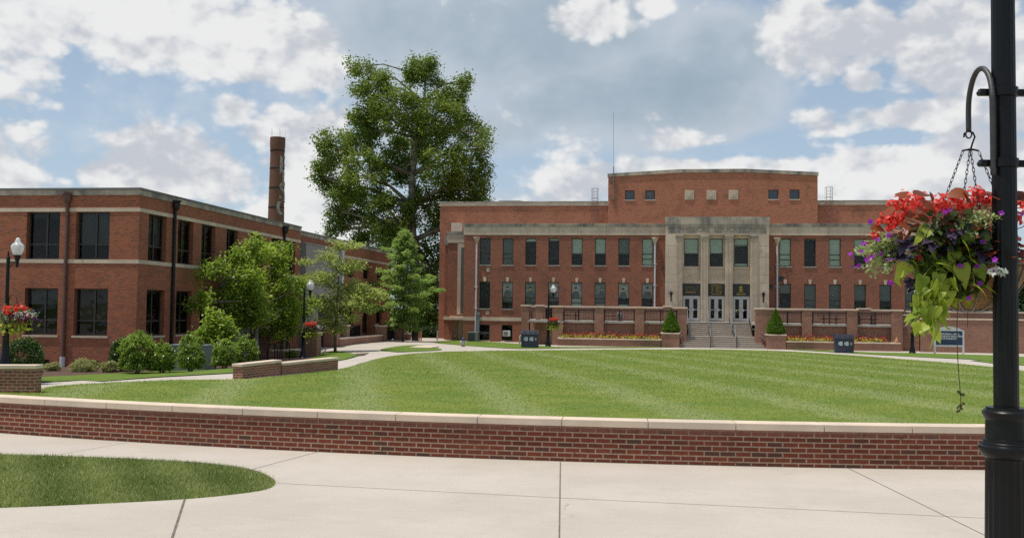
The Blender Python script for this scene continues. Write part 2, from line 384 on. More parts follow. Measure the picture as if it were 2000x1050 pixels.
class MB:
    def __init__(s): s.v = []; s.f = []; s.m = []; s.uv = None; s.tone = None
    def add(s, vs, fs, m=0):
        n = len(s.v); s.v += [tuple(p) for p in vs]; s.f += [tuple(i+n for i in f) for f in fs]; s.m += [m]*len(fs); return s
    def box(s, x0, x1, y0, y1, z0, z1, m=0):
        if x0 > x1: x0, x1 = x1, x0
        if y0 > y1: y0, y1 = y1, y0
        if z0 > z1: z0, z1 = z1, z0
        return s.add([(x, y, z) for z in (z0, z1) for y in (y0, y1) for x in (x0, x1)],
                     [(0, 2, 3, 1), (4, 5, 7, 6), (0, 1, 5, 4), (2, 6, 7, 3), (0, 4, 6, 2), (1, 3, 7, 5)], m)
    def rbox(s, c, ax, ay, hx, hy, z0, z1, m=0, dz=0):
        """box turned on plan: centre c, unit axis ax (2D), half sizes; dz = rise along ax from end to end"""
        ax = Vector((ax[0], ax[1])).normalized(); ay = Vector((-ax.y, ax.x))
        vs = []
        for z in (z0, z1):
            for b in (-1, 1):
                for a in (-1, 1):
                    q = Vector((c[0], c[1]))+ax*hx*a+ay*hy*b; vs.append((q.x, q.y, z+dz*a*.5))
        return s.add(vs, [(0, 2, 3, 1), (4, 5, 7, 6), (0, 1, 5, 4), (2, 6, 7, 3), (0, 4, 6, 2), (1, 3, 7, 5)], m)
    def prism_y(s, poly, y0, y1, m=0):
        n = len(poly); vs = [(x, y0, z) for x, z in poly]+[(x, y1, z) for x, z in poly]
        return s.add(vs, [tuple(range(n)), tuple(range(2*n-1, n-1, -1))]+[(i, i+n, (i+1) % n+n, (i+1) % n) for i in range(n)], m)
    def prism_z(s, poly, z0, z1, m=0):
        n = len(poly); vs = [(x, y, z0) for x, y in poly]+[(x, y, z1) for x, y in poly]
        return s.add(vs, [tuple(range(n-1, -1, -1)), tuple(range(n, 2*n))]+[(i, (i+1) % n, (i+1) % n+n, i+n) for i in range(n)], m)
    def tube(s, pts, r, n=8, m=0, caps=True):
        pts = [Vector(p) for p in pts]; rs = r if isinstance(r, (list, tuple)) else [r]*len(pts)
        vs, fs = [], []; prev = None
        for i, p in enumerate(pts):
            d = (pts[min(i+1, len(pts)-1)]-pts[max(i-1, 0)])
            d = d.normalized() if d.length > 1e-9 else Vector((0, 0, 1))
            if prev is None:
                a = d.orthogonal().normalized()
            else:
                a = prev-d*prev.dot(d); a = a.normalized() if a.length > 1e-6 else d.orthogonal().normalized()
            prev = a; b = d.cross(a)
            for k in range(n):
                t = 2*math.pi*k/n; vs.append(p+(a*math.cos(t)+b*math.sin(t))*rs[i])
        for i in range(len(pts)-1):
            for k in range(n):
                k2 = (k+1) % n; fs.append((i*n+k, i*n+k2, (i+1)*n+k2, (i+1)*n+k))
        if caps: fs.append(tuple(range(n-1, -1, -1))); fs.append(tuple(range((len(pts)-1)*n, len(pts)*n)))
        return s.add(vs, fs, m)
    def lathe(s, prof, c=(0, 0, 0), n=16, m=0, flute=None):
        vs, fs = [], []
        for r, z in prof:
            for k in range(n):
                t = 2*math.pi*k/n; q = r*(1-(flute[0] if (flute and k % 2) else 0)) if flute and flute[1] <= z <= flute[2] else r
                vs.append((c[0]+q*math.cos(t), c[1]+q*math.sin(t), c[2]+z))
        for i in range(len(prof)-1):
            for k in range(n):
                k2 = (k+1) % n; fs.append((i*n+k, i*n+k2, (i+1)*n+k2, (i+1)*n+k))
        fs.append(tuple(range(n-1, -1, -1))); fs.append(tuple(range((len(prof)-1)*n, len(prof)*n)))
        return s.add(vs, fs, m)
    def sphere(s, c, r, n=8, m=0, sq=(1, 1, 1)):
        prof = [(math.sin(math.pi*i/n)*r+1e-4, -math.cos(math.pi*i/n)*r) for i in range(n+1)]
        k = len(s.v); s.lathe(prof, (0, 0, 0), n+2, m)
        for i in range(k, len(s.v)):
            x, y, z = s.v[i]; s.v[i] = (c[0]+x*sq[0], c[1]+y*sq[1], c[2]+z*sq[2])
        return s
    def build(s, name, mats, parent=None, loc=None, smooth=False, label=None, cat=None, group=None, kind=None, bevel=0, autosmooth=None):
        me = bpy.data.meshes.new(name)
        o0 = origin(parent) if parent else Vector(loc or (0, 0, 0))
        me.from_pydata([(x-o0.x, y-o0.y, z-o0.z) for x, y, z in s.v], [], s.f)
        mats = mats if isinstance(mats, (list, tuple)) else [mats]
        for q in mats: me.materials.append(q)
        if len(mats) > 1: me.polygons.foreach_set('material_index', s.m)
        if smooth: me.polygons.foreach_set('use_smooth', [True]*len(me.polygons))
        if s.uv is not None:
            ul = me.uv_layers.new(name='UVMap')
            for lp in me.loops: ul.data[lp.index].uv = s.uv[lp.vertex_index]
        if s.tone is not None:
            at_ = me.attributes.new('tone', 'FLOAT', 'FACE'); at_.data.foreach_set('value', s.tone)
        me.update()
        if smooth and autosmooth:
            try: me.set_sharp_from_angle(angle=R(autosmooth))
            except Exception: pass
        o = bpy.data.objects.new(name, me); COL.objects.link(o)
        if parent: o.parent = parent; ORG[o.name] = o0
        else: o.location = o0; ORG[o.name] = o0
        if bevel:
            md = o.modifiers.new('bevel', 'BEVEL'); md.width = bevel; md.segments = 2; md.limit_method = 'ANGLE'
        return tag(o, label, cat, group, kind)


def np_mesh(name, V, Fq, mats, tone=None, parent=None, loc=None, matidx=None, **kw):
    """fast mesh from numpy: V (n,3), Fq (m,k) same-size faces"""
    o0 = np.array(origin(parent) if parent else (loc or (0, 0, 0)), float)
    V = np.asarray(V, float)-o0; Fq = np.asarray(Fq, np.int32); mcount, k = Fq.shape
    me = bpy.data.meshes.new(name)
    me.vertices.add(len(V)); me.vertices.foreach_set('co', V.astype(np.float32).ravel())
    me.loops.add(mcount*k); me.loops.foreach_set('vertex_index', Fq.ravel())
    me.polygons.add(mcount); me.polygons.foreach_set('loop_start', np.arange(0, mcount*k, k, dtype=np.int32))
    mats = mats if isinstance(mats, (list, tuple)) else [mats]
    for q in mats: me.materials.append(q)
    if matidx is not None: me.polygons.foreach_set('material_index', np.asarray(matidx, np.int32))
    me.update(calc_edges=True)
    if tone is not None:
        a = me.attributes.new('tone', 'FLOAT', 'FACE'); a.data.foreach_set('value', np.asarray(tone, np.float32))
    o = bpy.data.objects.new(name, me); COL.objects.link(o)
    if parent: o.parent = parent
    else: o.location = o0
    ORG[o.name] = Vector(o0)
    return tag(o, **kw)


def copy_tree(o, parent=None, loc=None, rotz=None, scale=None):
    c = o.copy(); COL.objects.link(c)
    if parent: c.parent = parent
    if loc is not None: c.location = loc
    if rotz is not None: c.rotation_euler = (0, 0, rotz)
    if scale is not None: c.scale = (scale,)*3
    ORG[c.name] = Vector(c.location)
    for ch in list(o.children): copy_tree(ch, c)
    return c


def text_geo(body, size, extrude=.01, offset=0.):
    cu = bpy.data.curves.new('txt', 'FONT'); cu.body = body; cu.size = size; cu.extrude = extrude; cu.offset = offset
    cu.align_x = 'CENTER'; cu.align_y = 'CENTER'; cu.resolution_u = 3
    o = bpy.data.objects.new('txt', cu); COL.objects.link(o); bpy.context.view_layer.update()
    dg = bpy.context.evaluated_depsgraph_get(); me = bpy.data.meshes.new_from_object(o.evaluated_get(dg))
    vs = [tuple(v.co) for v in me.vertices]; fs = [tuple(p.vertices) for p in me.polygons]
    bpy.data.objects.remove(o); bpy.data.meshes.remove(me); bpy.data.curves.remove(cu)
    return vs, fs


def put_text(mb, body, size, c, m=0, extrude=.01, offset=0., wide=1.):
    """text on a wall facing -Y, centred at c"""
    vs, fs = text_geo(body, size, extrude, offset)
    mb.add([(c[0]+x*wide, c[1]-z, c[2]+y) for x, y, z in vs], fs, m)


# ------------------------------------------------------------------ ground, paths and lawns
def clipped_sheet(polys, holes=(), step=2., off=0., rim=0.):
    bm = bmesh.new(); edges = []
    for lp in list(polys)+list(holes):
        vs = [bm.verts.new((x, y, 0)) for x, y in lp]
        edges += [bm.edges.new((vs[i], vs[(i+1) % len(vs)])) for i in range(len(vs))]
    bmesh.ops.triangle_fill(bm, edges=edges, use_beauty=True, use_dissolve=False)
    xs = [v.co.x for v in bm.verts]; ys = [v.co.y for v in bm.verts]
    for ax, lo, hi in ((0, min(xs), max(xs)), (1, min(ys), max(ys))):
        k = math.ceil(lo/step)*step
        while k < hi:
            co = (k, 0, 0) if ax == 0 else (0, k, 0); no = (1, 0, 0) if ax == 0 else (0, 1, 0)
            bmesh.ops.bisect_plane(bm, geom=bm.verts[:]+bm.edges[:]+bm.faces[:], plane_co=co, plane_no=no); k += step
    for v in bm.verts: v.co.z = G(v.co.x, v.co.y)+off
    if rim:
        be = [e for e in bm.edges if len(e.link_faces) == 1]
        r = bmesh.ops.extrude_edge_only(bm, edges=be)
        for v in r['geom']:
            if isinstance(v, bmesh.types.BMVert): v.co.z -= rim
    bmesh.ops.recalc_face_normals(bm, faces=bm.faces[:])
    up_ = sum(f.normal.z*f.calc_area() for f in bm.faces)
    if up_ < 0: bmesh.ops.reverse_faces(bm, faces=bm.faces[:])
    return bm


def sheet(name, polys, m, kind='structure', holes=(), step=2., off=0., rim=0., **kw):
    bm = clipped_sheet(polys, holes, step, off, rim)
    me = bpy.data.meshes.new(name); bm.to_mesh(me); bm.free(); me.materials.append(m)
    o = bpy.data.objects.new(name, me); COL.objects.link(o); ORG[o.name] = Vector()
    return tag(o, kind=kind, **kw)


def gp(lst): return [tuple(on_ground(*p)[:2]) for p in lst]


def smooth_poly(pts, n=6, closed=True):
    out = []; N = len(pts)
    for i in range(N if closed else N-1):
        P = [Vector(pts[(i+k) % N] if closed else pts[min(max(i+k, 0), N-1)]) for k in (-1, 0, 1, 2)]
        for j in range(n):
            t = j/n
            q = .5*((2*P[1])+(P[2]-P[0])*t+(2*P[0]-5*P[1]+4*P[2]-P[3])*t*t+(3*P[1]-P[0]-3*P[2]+P[3])*t**3)
            out.append((q.x, q.y))
    if not closed: out.append(tuple(pts[-1]))
    return out


def inside(x, y, poly):
    p = np.asarray(poly); x = np.asarray(x); y = np.asarray(y); c = np.zeros(x.shape, bool); j = len(p)-1
    for i in range(len(p)):
        xi, yi = p[i]; xj, yj = p[j]
        k = ((yi > y) != (yj > y)) & (x < (xj-xi)*(y-yi)/(yj-yi+1e-12)+xi); c ^= k; j = i
    return c


Gv = np.vectorize(G)
# one sheet to the horizon (coarse far away, finer near)
gx = np.array([-1500, -700, -350, -200, -120, -80]+list(range(-60, 62, 4))+[80, 120, 200, 350, 700, 1500], float)
gy = np.array([-1500, -600, -200, -80, -30]+list(range(-10, 130, 4))+[160, 240, 400, 700, 1200, 2500], float)
XX, YY = np.meshgrid(gx, gy); ZZ = Gv(XX, YY)-.06
nx, ny = len(gx), len(gy)
idx = np.arange(nx*ny).reshape(ny, nx)
np_mesh('ground', np.c_[XX.ravel(), YY.ravel(), ZZ.ravel()], np.c_[idx[:-1, :-1].ravel(), idx[:-1, 1:].ravel(), idx[1:, 1:].ravel(), idx[1:, :-1].ravel()], TURF, kind='structure')

# foreground lawn island
ISLAND = smooth_poly(gp([(-120, 883), (0, 886), (150, 890.5), (330, 898), (440, 907), (500, 918), (530, 931), (539, 942), (526, 953), (480, 962), (360, 974), (150, 985), (0, 991), (-120, 996)]), 5)
PLAZA = [(-60, -8), (45, -8), (45, 98), (-60, 98)]
sheet('pavement', [PLAZA], CONC, holes=[ISLAND], step=2., rim=.09)
sheet('lawn', [ISLAND], mat('turf_thatch', (.085, .11, .025), .9, (.13, .12, .045), 9, 6, .5), step=1., off=-.055)

# curved seat wall geometry (measured along its foot)
WC, WR = Vector((-1.95, 57.9)), 43.12
def wall_xy(th, r=WR): return (WC.x+r*math.sin(th), WC.y-r*math.cos(th))
TH0, TH1 = math.asin((-16.6-WC.x)/WR), math.asin((17.5-WC.x)/WR)

lawn_back = gp([(60, 764), (140, 752), (280, 744.5), (400, 741.5), (473, 740), (560, 733), (662, 721), (700, 711), (740, 700), (790, 692), (850, 687.5), (950, 685), (1100, 683.5), (1330, 682), (1500, 684.5), (1640, 692), (1760, 701), (1860, 709), (1942, 717), (2000, 724)])
lawn_front = [wall_xy(TH0+(TH1-TH0)*i/24, WR-.36) for i in range(24, -1, -1)]
MAIN = smooth_poly(lawn_back, 4, False)+[(18.5, 42), (19.8, 34), (20.2, 27)]+lawn_front+[(-18.8, 21.5), (-18.3, 24)]
sheet('lawn', [MAIN], LAWN, step=2., off=.015)
strips = {
    'hydrant': smooth_poly(gp([(846, 668), (870, 665.5), (905, 665), (960, 668), (1018, 672), (1060, 675.6), (1088, 677.5), (1088, 680), (1030, 681), (985, 680), (920, 675.5), (865, 671)]), 3),
    'teardrop': smooth_poly(gp([(743, 683), (765, 678), (795, 674.5), (822, 674.5), (850, 679), (863, 683), (835, 685.5), (785, 687), (757, 686)]), 4),
    'corner': smooth_poly(gp([(604, 702), (622, 692), (645, 686), (668, 686.5), (690, 691), (697, 694.5), (684, 699), (660, 705), (630, 712), (606, 716)]), 4),
    'front': gp([(1088, 677.3), (1200, 677.4), (1310, 677.2), (1322, 676.6), (1326, 678.2), (1210, 679.5), (1088, 680)]),
    'right': gp([(1500, 679.5), (1560, 682), (1700, 688), (1803, 690), (1945, 694), (2060, 700), (2060, 709), (1942, 706.5), (1900, 702), (1800, 697.5), (1700, 692.2), (1640, 688.5), (1560, 683.8)]),
    'far right': gp([(1893, 704), (1942, 704.6), (2060, 711.5), (2060, 718), (1990, 713), (1942, 710)]),
    'left': gp([(60, 748), (160, 743), (300, 737.5), (473, 728.5), (473, 720.5), (400, 721.5), (300, 725.5), (200, 731), (60, 738)]),
}
for k, pl in strips.items():
    sheet('lawn', [pl], TURF, step=2., off=.03)
bed = gp([(60, 738.5), (200, 731.5), (300, 726), (400, 722), (480, 720.8)])+[(-15.5, 52), (-17, 58), (-24.4, 60), (-24.4, 43.9), (-34, 43.9), (-34, 36)]
sheet('mulch_bed', [bed], SOIL, step=2., off=.02)


def blades(name, poly, n, near, h, wd, m, label, ymax=None, power=1., z0=0.):
    p = np.array(poly); lo, hi = p.min(0), p.max(0)
    pts = []
    while sum(map(len, pts)) < n:
        x = np.random.uniform(lo[0], hi[0], n*2); y = np.random.uniform(lo[1], hi[1] if ymax is None else ymax, n*2)
        d = np.hypot(x, y); keep = np.random.rand(n*2) < (near/np.maximum(d, near))**power
        # in view only (with a margin)
        ang = np.arctan2(x, y)+YAW; keep &= np.abs(ang) < .60
        k = keep & inside(x, y, poly); pts.append(np.c_[x[k], y[k]])
    q = np.concatenate(pts)[:n]; d = np.hypot(q[:, 0], q[:, 1])
    s = np.maximum(1, d/near)**.8
    hh = h*np.random.uniform(.5, 1.15, n)*np.minimum(s, 1.7); ww = wd*np.random.uniform(.7, 1.2, n)*s
    a = np.random.rand(n)*2*np.pi; l = np.random.uniform(.2, 1.0, n)*hh; b = np.random.rand(n)*2*np.pi
    z = Gv(q[:, 0], q[:, 1])+z0
    A = np.c_[q[:, 0]-np.cos(a)*ww, q[:, 1]-np.sin(a)*ww, z]; B = np.c_[q[:, 0]+np.cos(a)*ww, q[:, 1]+np.sin(a)*ww, z]
    C = np.c_[q[:, 0]+np.cos(b)*l, q[:, 1]+np.sin(b)*l, z+hh]
    V = np.stack([A, B, C], 1).reshape(-1, 3); Fq = np.arange(3*n).reshape(n, 3)
    return np_mesh(name, V, Fq, m, tone=np.clip(np.random.beta(1.6, 2.2, n)+.07*np.sin(q[:, 0]*1.9+np.sin(q[:, 1]*2.3)*1.4)*np.sin(q[:, 1]*1.3+1)+.12*np.sin(q[:, 0]*5.1+q[:, 1]*3.7), 0, 1), kind='stuff', label=label, cat='grass')


GRASSB = leafmat('grass_blade', (.085, .15, .015), (.47, .49, .19), .4, .45, .35)
GRASSM = leafmat('lawn_blade', (.135, .225, .022), (.32, .37, .12), .35, .6, .25)
blades('grass', ISLAND, 56000, 12, .072, .0085, GRASSB, 'longer green grass blades on the lawn island in the foreground pavement', z0=-.055)
EDGE = [(x+(x-(-8.3))*.012, y+(y-11.4)*.03) for x, y in ISLAND]
blades('grass', EDGE, 9000, 12, .06, .0045, GRASSB, 'stray grass blades along the edge of the foreground lawn island', z0=-.04)
blades('grass', MAIN, 150000, 17, .030, .006, GRASSM, 'short mown grass covering the large lawn behind the curved wall', power=1.5, z0=.012)

# pavement joints
def joint(name, pts, wdt):
    mb = MB(); q = [Vector(p) for p in pts]
    for a, b in zip(q[:-1], q[1:]):
        d = (b-a).normalized(); nrm = Vector((-d.y, d.x))*wdt*.5
        mb.add([(a.x+nrm.x, a.y+nrm.y, G(*a)+.004), (a.x-nrm.x, a.y-nrm.y, G(*a)+.004), (b.x-nrm.x, b.y-nrm.y, G(*b)+.004), (b.x+nrm.x, b.y+nrm.y, G(*b)+.004)], [(0, 1, 2, 3)])
    mb.build(name, LINE_DARK, kind='structure')
for pl, wd in (([(1094.5, 901.5), (1092, 1080)], .016), ([(541, 943), (1100, 972), (1960, 1013), (2100, 1021)], .010), ([(628, 880), (492, 916)], .010),
               ([(1657, 914), (1932, 1049), (2000, 1082)], .010), ([(361, 974), (333, 1060)], .026), ([(249, 864), (110, 888)], .007)):
    joint('pavement_line', gp(pl), wd)

# ------------------------------------------------------------------ curved seat wall in front
def arc_wall(name, label, th0, th1, r, h, thick, cope_w, cope_h, joints, group=None, matw=None):
    c = wall_xy((th0+th1)/2, r); rt_ = root(name, label, 'wall', (c[0], c[1], 0), group)
    mb = MB(); n = 72; mb.uv = []
    for i in range(n+1):
        th = th0+(th1-th0)*i/n
        for rr in (r, r-thick):
            x, y = wall_xy(th, rr)
            for z in (-.12, h): mb.v.append((x, y, z)); mb.uv.append(((th-th0)*r, z+.02))
    for i in range(n):
        a, b = i*4, i*4+4
        mb.f += [(a, b, b+1, a+1), (a+2, a+3, b+3, b+2), (a+1, b+1, b+3, a+3)]; mb.m += [0]*3
    for a in (0, n*4): mb.f.append((a, a+1, a+3, a+2)); mb.m.append(0)
    mb.build('wall', matw or BRW, rt_)
    cp = MB(); per = (th1-th0)/joints; gap = .0045/r
    for k in range(joints):
        t0, t1 = th0+per*k+gap, th0+per*(k+1)-gap; vs = []; sub = 4
        for j in range(sub+1):
            th = t0+(t1-t0)*j/sub
            for rr in (r+cope_w, r-thick-cope_w):
                x, y = wall_xy(th, rr); dzz = random.uniform(0, .0) ; vs += [(x, y, h), (x, y, h+cope_h)]
        fs = []
        for j in range(sub):
            a, b = j*4, j*4+4
            fs += [(a, b, b+1, a+1), (a+2, a+3, b+3, b+2), (a+1, b+1, b+3, a+3), (a, a+2, b+2, b)]
        fs += [(0, 1, 3, 2), (sub*4, sub*4+2, sub*4+3, sub*4+1)]
        cp.add(vs, fs)
    cp.build('coping', COPE, rt_, bevel=.008)
    return rt_


arc_wall('seat_wall', 'long low curved brick seat wall with cream stone coping across the foreground', TH0, TH1, WR, .535, .30, .035, .105, 27)


def straight_wall(name, label, a, b, za, zb, h, thick, ch=.09, over=.03, m=None, cm=None, group=None, foot=.4, cat='wall'):
    """wall from plan point a to b, ground heights za, zb, height h above the ground"""
    a, b = Vector(a), Vector(b); d = (b-a); L = d.length; d = d/L; c = (a+b)/2
    rt_ = root(name, label, cat, (c.x, c.y, (za+zb)/2), group)
    m1 = MB(); m1.rbox(c, d, None, L/2, thick/2, (za+zb)/2-foot, (za+zb)/2+h, dz=zb-za); m1.build('wall', m or BRT, rt_)
    m2 = MB(); m2.rbox(c, d, None, L/2+over, thick/2+over, (za+zb)/2+h, (za+zb)/2+h+ch, dz=zb-za); m2.build('coping', cm or COPE, rt_, bevel=.01)
    return rt_


jm = MB()  # thin dark strip along the foot of the curved wall
for i in range(60):
    a, b = TH0+(TH1-TH0)*i/60, TH0+(TH1-TH0)*(i+1)/60
    jm.add([(*wall_xy(a, WR+.022), .006), (*wall_xy(b, WR+.022), .006), (*wall_xy(b, WR), .006), (*wall_xy(a, WR), .006)], [(0, 1, 2, 3)])
jm.build('pavement_line', LINE_DARK, kind='structure')
# left remnants of the ring wall: seen from the lawn side
A = on_ground(75, 768); B0 = on_ground(-260, 790)
straight_wall('seat_wall', 'short brick seat wall end at the left frame edge below the flower basket', (A.x-.15, A.y+.2), (-24.5, A.y-1.2), G(A.x, A.y), G(A.x, A.y)-.1, .62, .35, .1)
A = on_ground(473, 740); B = on_ground(660, 722)
za, zb = G(A.x, A.y), G(B.x, B.y)
mid = A.lerp(B, .40)
SW = root('seat_wall', 'stepped low brick wall with cream coping between the lawn and the shrubs', 'wall', (mid.x, mid.y, za))
d2 = Vector((B.x-A.x, B.y-A.y)); L2 = d2.length; d2 /= L2; nrm = Vector((-d2.y, d2.x))*.17
def seg(a, b, h0, h1):
    q0 = Vector((A.x, A.y))+d2*L2*a+nrm; q1 = Vector((A.x, A.y))+d2*L2*b+nrm; c = (q0+q1)/2
    mb = MB(); mb.rbox(c, d2, None, (q1-q0).length/2, .17, -.5, (h0+h1)/2-.08, dz=h1-h0)
    cp = MB(); cp.rbox(c, d2, None, (q1-q0).length/2+.03, .2, (h0+h1)/2-.08, (h0+h1)/2+.01, dz=h1-h0)
    mb.build('wall', BRT, SW); cp.build('coping', COPE, SW, bevel=.01)
def ztop(px, py, t):
    q = Vector((A.x, A.y))+d2*L2*t; return at(px, py, Y=q.y).z
seg(0, .36, ztop(473, 711, 0), ztop(556, 703, .36)); seg(.37, 1, ztop(556, 709, .37), ztop(660, 698, 1))

# ------------------------------------------------------------------ wall skins with openings, windows
def frame_pt(axis, plane):
    """u along the wall, d inward from its face, z"""
    if axis == 'x': return lambda u, d, z: (u, plane+d, z)      # faces -Y
    return lambda u, d, z: (plane-d, u, z)                      # faces +X


def skin(mb, axis, plane, u0, u1, z0, z1, ops, reveal=.22, m=0, mr=None):
    pt = frame_pt(axis, plane); mr = m if mr is None else mr
    us = sorted({u0, u1, *[o[0] for o in ops], *[o[1] for o in ops]}); zs = sorted({z0, z1, *[o[2] for o in ops], *[o[3] for o in ops]})
    us = [u for u in us if u0 <= u <= u1]; zs = [z for z in zs if z0 <= z <= z1]
    for a, b in zip(us[:-1], us[1:]):
        run = None
        for c, d in list(zip(zs[:-1], zs[1:]))+[(None, None)]:
            solid = c is not None and not any(o[0] <= (a+b)/2 <= o[1] and o[2] <= (c+d)/2 <= o[3] for o in ops)
            if solid: run = (run[0], d) if run else (c, d)
            elif run:
                mb.add([pt(a, 0, run[0]), pt(b, 0, run[0]), pt(b, 0, run[1]), pt(a, 0, run[1])], [(0, 1, 2, 3)], m); run = None
    for a, b, c, d in ops:
        r = reveal
        mb.add([pt(a, 0, c), pt(a, r, c), pt(a, r, d), pt(a, 0, d)], [(0, 1, 2, 3)], mr)
        mb.add([pt(b, 0, c), pt(b, r, c), pt(b, r, d), pt(b, 0, d)], [(3, 2, 1, 0)], mr)
        mb.add([pt(a, 0, d), pt(a, r, d), pt(b, r, d), pt(b, 0, d)], [(0, 1, 2, 3)], mr)
        mb.add([pt(a, 0, c), pt(a, r, c), pt(b, r, c), pt(b, 0, c)], [(3, 2, 1, 0)], mr)


def pbox(mb, pt, u0, u1, d0, d1, z0, z1, m=0):
    a, b = pt(u0, d0, z0), pt(u1, d1, z1); mb.box(a[0], b[0], a[1], b[1], a[2], b[2], m)


def window(parent, axis, plane, u0, u1, z0, z1, rails=(), mulls=(), blinds=(), poster=None, setback=.12, bar=.055, fm=None, gm=None, sill=None, sill_m=None, depth=.7, label=None):
    """frame (with a dark room behind) > pane, blind(s), poster; fractions run from the top / from the left"""
    pt = frame_pt(axis, plane); fm = fm or FRAME; gm = gm or GLASS
    mb = MB(); s0, s1 = setback, setback+.07
    pbox(mb, pt, u0, u0+bar, s0, s1, z0, z1); pbox(mb, pt, u1-bar, u1, s0, s1, z0, z1)
    pbox(mb, pt, u0+bar, u1-bar, s0, s1, z0, z0+bar); pbox(mb, pt, u0+bar, u1-bar, s0, s1, z1-bar, z1)
    for r in rails:
        z = z1-(z1-z0)*r; pbox(mb, pt, u0+bar, u1-bar, s0+.004, s1-.004, z-bar*.5, z+bar*.5)
    for q in mulls:
        u = u0+(u1-u0)*q; pbox(mb, pt, u-bar*.6, u+bar*.6, s0-.003, s1+.003, z0+bar, z1-bar)
    # the room behind
    b = depth
    mb.add([pt(u0-.3, b, z0-.3), pt(u1+.3, b, z0-.3), pt(u1+.3, b, z1+.3), pt(u0-.3, b, z1+.3)], [(0, 1, 2, 3)], 1)
    for (x, y) in ((u0-.3, u0-.3), (u1+.3, u1+.3)):
        mb.add([pt(x, s1+.05, z0-.3), pt(x, b, z0-.3), pt(x, b, z1+.3), pt(x, s1+.05, z1+.3)], [(0, 1, 2, 3)], 1)
    for z in (z0-.3, z1+.3):
        mb.add([pt(u0-.3, s1+.05, z), pt(u1+.3, s1+.05, z), pt(u1+.3, b, z), pt(u0-.3, b, z)], [(0, 1, 2, 3)], 1)
    W = mb.build('window', [fm, DARKIN], parent, label=label)
    g = MB(); d = (s0+s1)/2
    g.add([pt(u0+.02, d, z0+.02), pt(u1-.02, d, z0+.02), pt(u1-.02, d, z1-.02), pt(u0+.02, d, z1-.02)], [(0, 1, 2, 3)]); g.build('pane', gm, W)
    for (f0, f1, bm_) in blinds:
        k = MB(); za, zb = z1-(z1-z0)*f1, z1-(z1-z0)*f0
        pbox(k, pt, u0+.01, u1-.01, s1+.04, s1+.05, za, zb); k.build('blind', bm_, W)
    if poster is not None:
        make_poster(W, pt, u0+bar, u1-bar, s0+.028, z1-(z1-z0)*.57, z1-bar, poster)
    if sill:
        k = MB(); pbox(k, pt, u0-.06, u1+.06, -.05, s0+.02, z0-sill, z0-.003); k.build('sill', sill_m or CONCD, W)
    return W


POSTM = None
def make_poster(W, pt, u0, u1, d, z0, z1, seed):
    rnd = random.Random(seed)
    pm = [mat('poster_ground_%s' % n, c, .75, c2, 3.2, 6, .7) for n, c, c2 in (('sage', (.22, .28, .23), (.09, .12, .10)), ('straw', (.38, .40, .30), (.17, .20, .15)), ('slate', (.17, .22, .22), (.34, .37, .32)))][seed % 3]
    skin_ = mat('poster_skin', (.50, .31, .21), .7, (.36, .22, .15)); fat = mat('poster_cloth', (.07, .10, .09), .8, (.12, .15, .13), 14); cap = mat('poster_dark', (.02, .022, .03), .8)
    red = mat('poster_red', (.25, .05, .05), .8)
    mb = MB(); mb.add([pt(u0, d, z0), pt(u1, d, z0), pt(u1, d, z1), pt(u0, d, z1)], [(0, 1, 2, 3)])
    w_, h_ = u1-u0, z1-z0; cx = u0+w_*rnd.uniform(.35, .65); k = rnd.uniform(.8, 1.35); cz = z0+h_*rnd.uniform(.48, .62)
    def disc(x, z, rx, rz, m, dd, lo=0, hi=2*math.pi):
        n = 14; mb.add([pt(min(u1, max(u0, x+rx*math.cos(lo+(hi-lo)*i/n))), d-dd, min(z1, max(z0, z+rz*math.sin(lo+(hi-lo)*i/n)))) for i in range(n+1)], [tuple(range(n+1))], m)
    disc(cx, z0, .34*k, cz-z0-.12*k, 2, .003, 0, math.pi); disc(cx, cz, .11*k, .15*k, 1, .006); disc(cx, cz+.06*k, .125*k, .12*k, 3, .009, 0, math.pi)
    if seed % 2: disc(u0+w_*.75, z0+h_*.35, .16, .10, 4 if seed % 4 == 1 else 2, .004)
    disc(u0+w_*.25, z0+h_*.15, .13, .16, 2, .005)
    for i in range(6): disc(u0+w_*(.2+.12*i), z1-h_*.09, .035, .05, 3, .003)
    mb.build('poster', [pm, skin_, fat, cap, red], W)


# ------------------------------------------------------------------ gymnasium building (far side of the lawn)
CX = 6.1; YF = 90.; HW = 23.38; TZ = 1.38        # centre line, facade plane, half width, terrace level
GB = root('gymnasium_building', 'long red brick hall with stone entrance portico, taller gym block and rows of narrow windows', 'building', (CX, YF, -.8))
x0, x1 = CX-HW, CX+HW; ZC0, ZC1 = 9.25, 10.32
pitchw = 2.169
ops = []; wins = []
for side in (0, 1):
    for k in range(8):
        c = -15.25+pitchw*k
        if side: c = 2*CX-c
        for zz, row in (((6.44, 8.95), 'up'), ((2.32, 4.85), 'low'), ((-.66, .81), 'base')):
            if row == 'base' and (k > 1): continue
            ops.append((c-.51, c+.51, zz[0], zz[1])); wins.append((c, zz, row, side, k))
mb = MB()
px0, px1 = 1.55, 10.68
for a, b, e0, e1 in ((x0, px0, x0, x0+.02), (px1, x1, x1-.02, x1)):
    mb = MB(); skin(mb, 'x', YF, a, b, -1.3, ZC0, [o for o in ops if a < o[0] < b], .22)
    mb.box(e0, e1, YF+.003, 98, -1.3, ZC0-.002); mb.build('wall', BR, GB)
mb = MB(); mb.add([(x0, YF, ZC1-.3), (x1, YF, ZC1-.3), (x1, 97.5, ZC1-.3), (x0, 97.5, ZC1-.3)], [(0, 1, 2, 3)]); mb.build('roof', CONCD, GB)
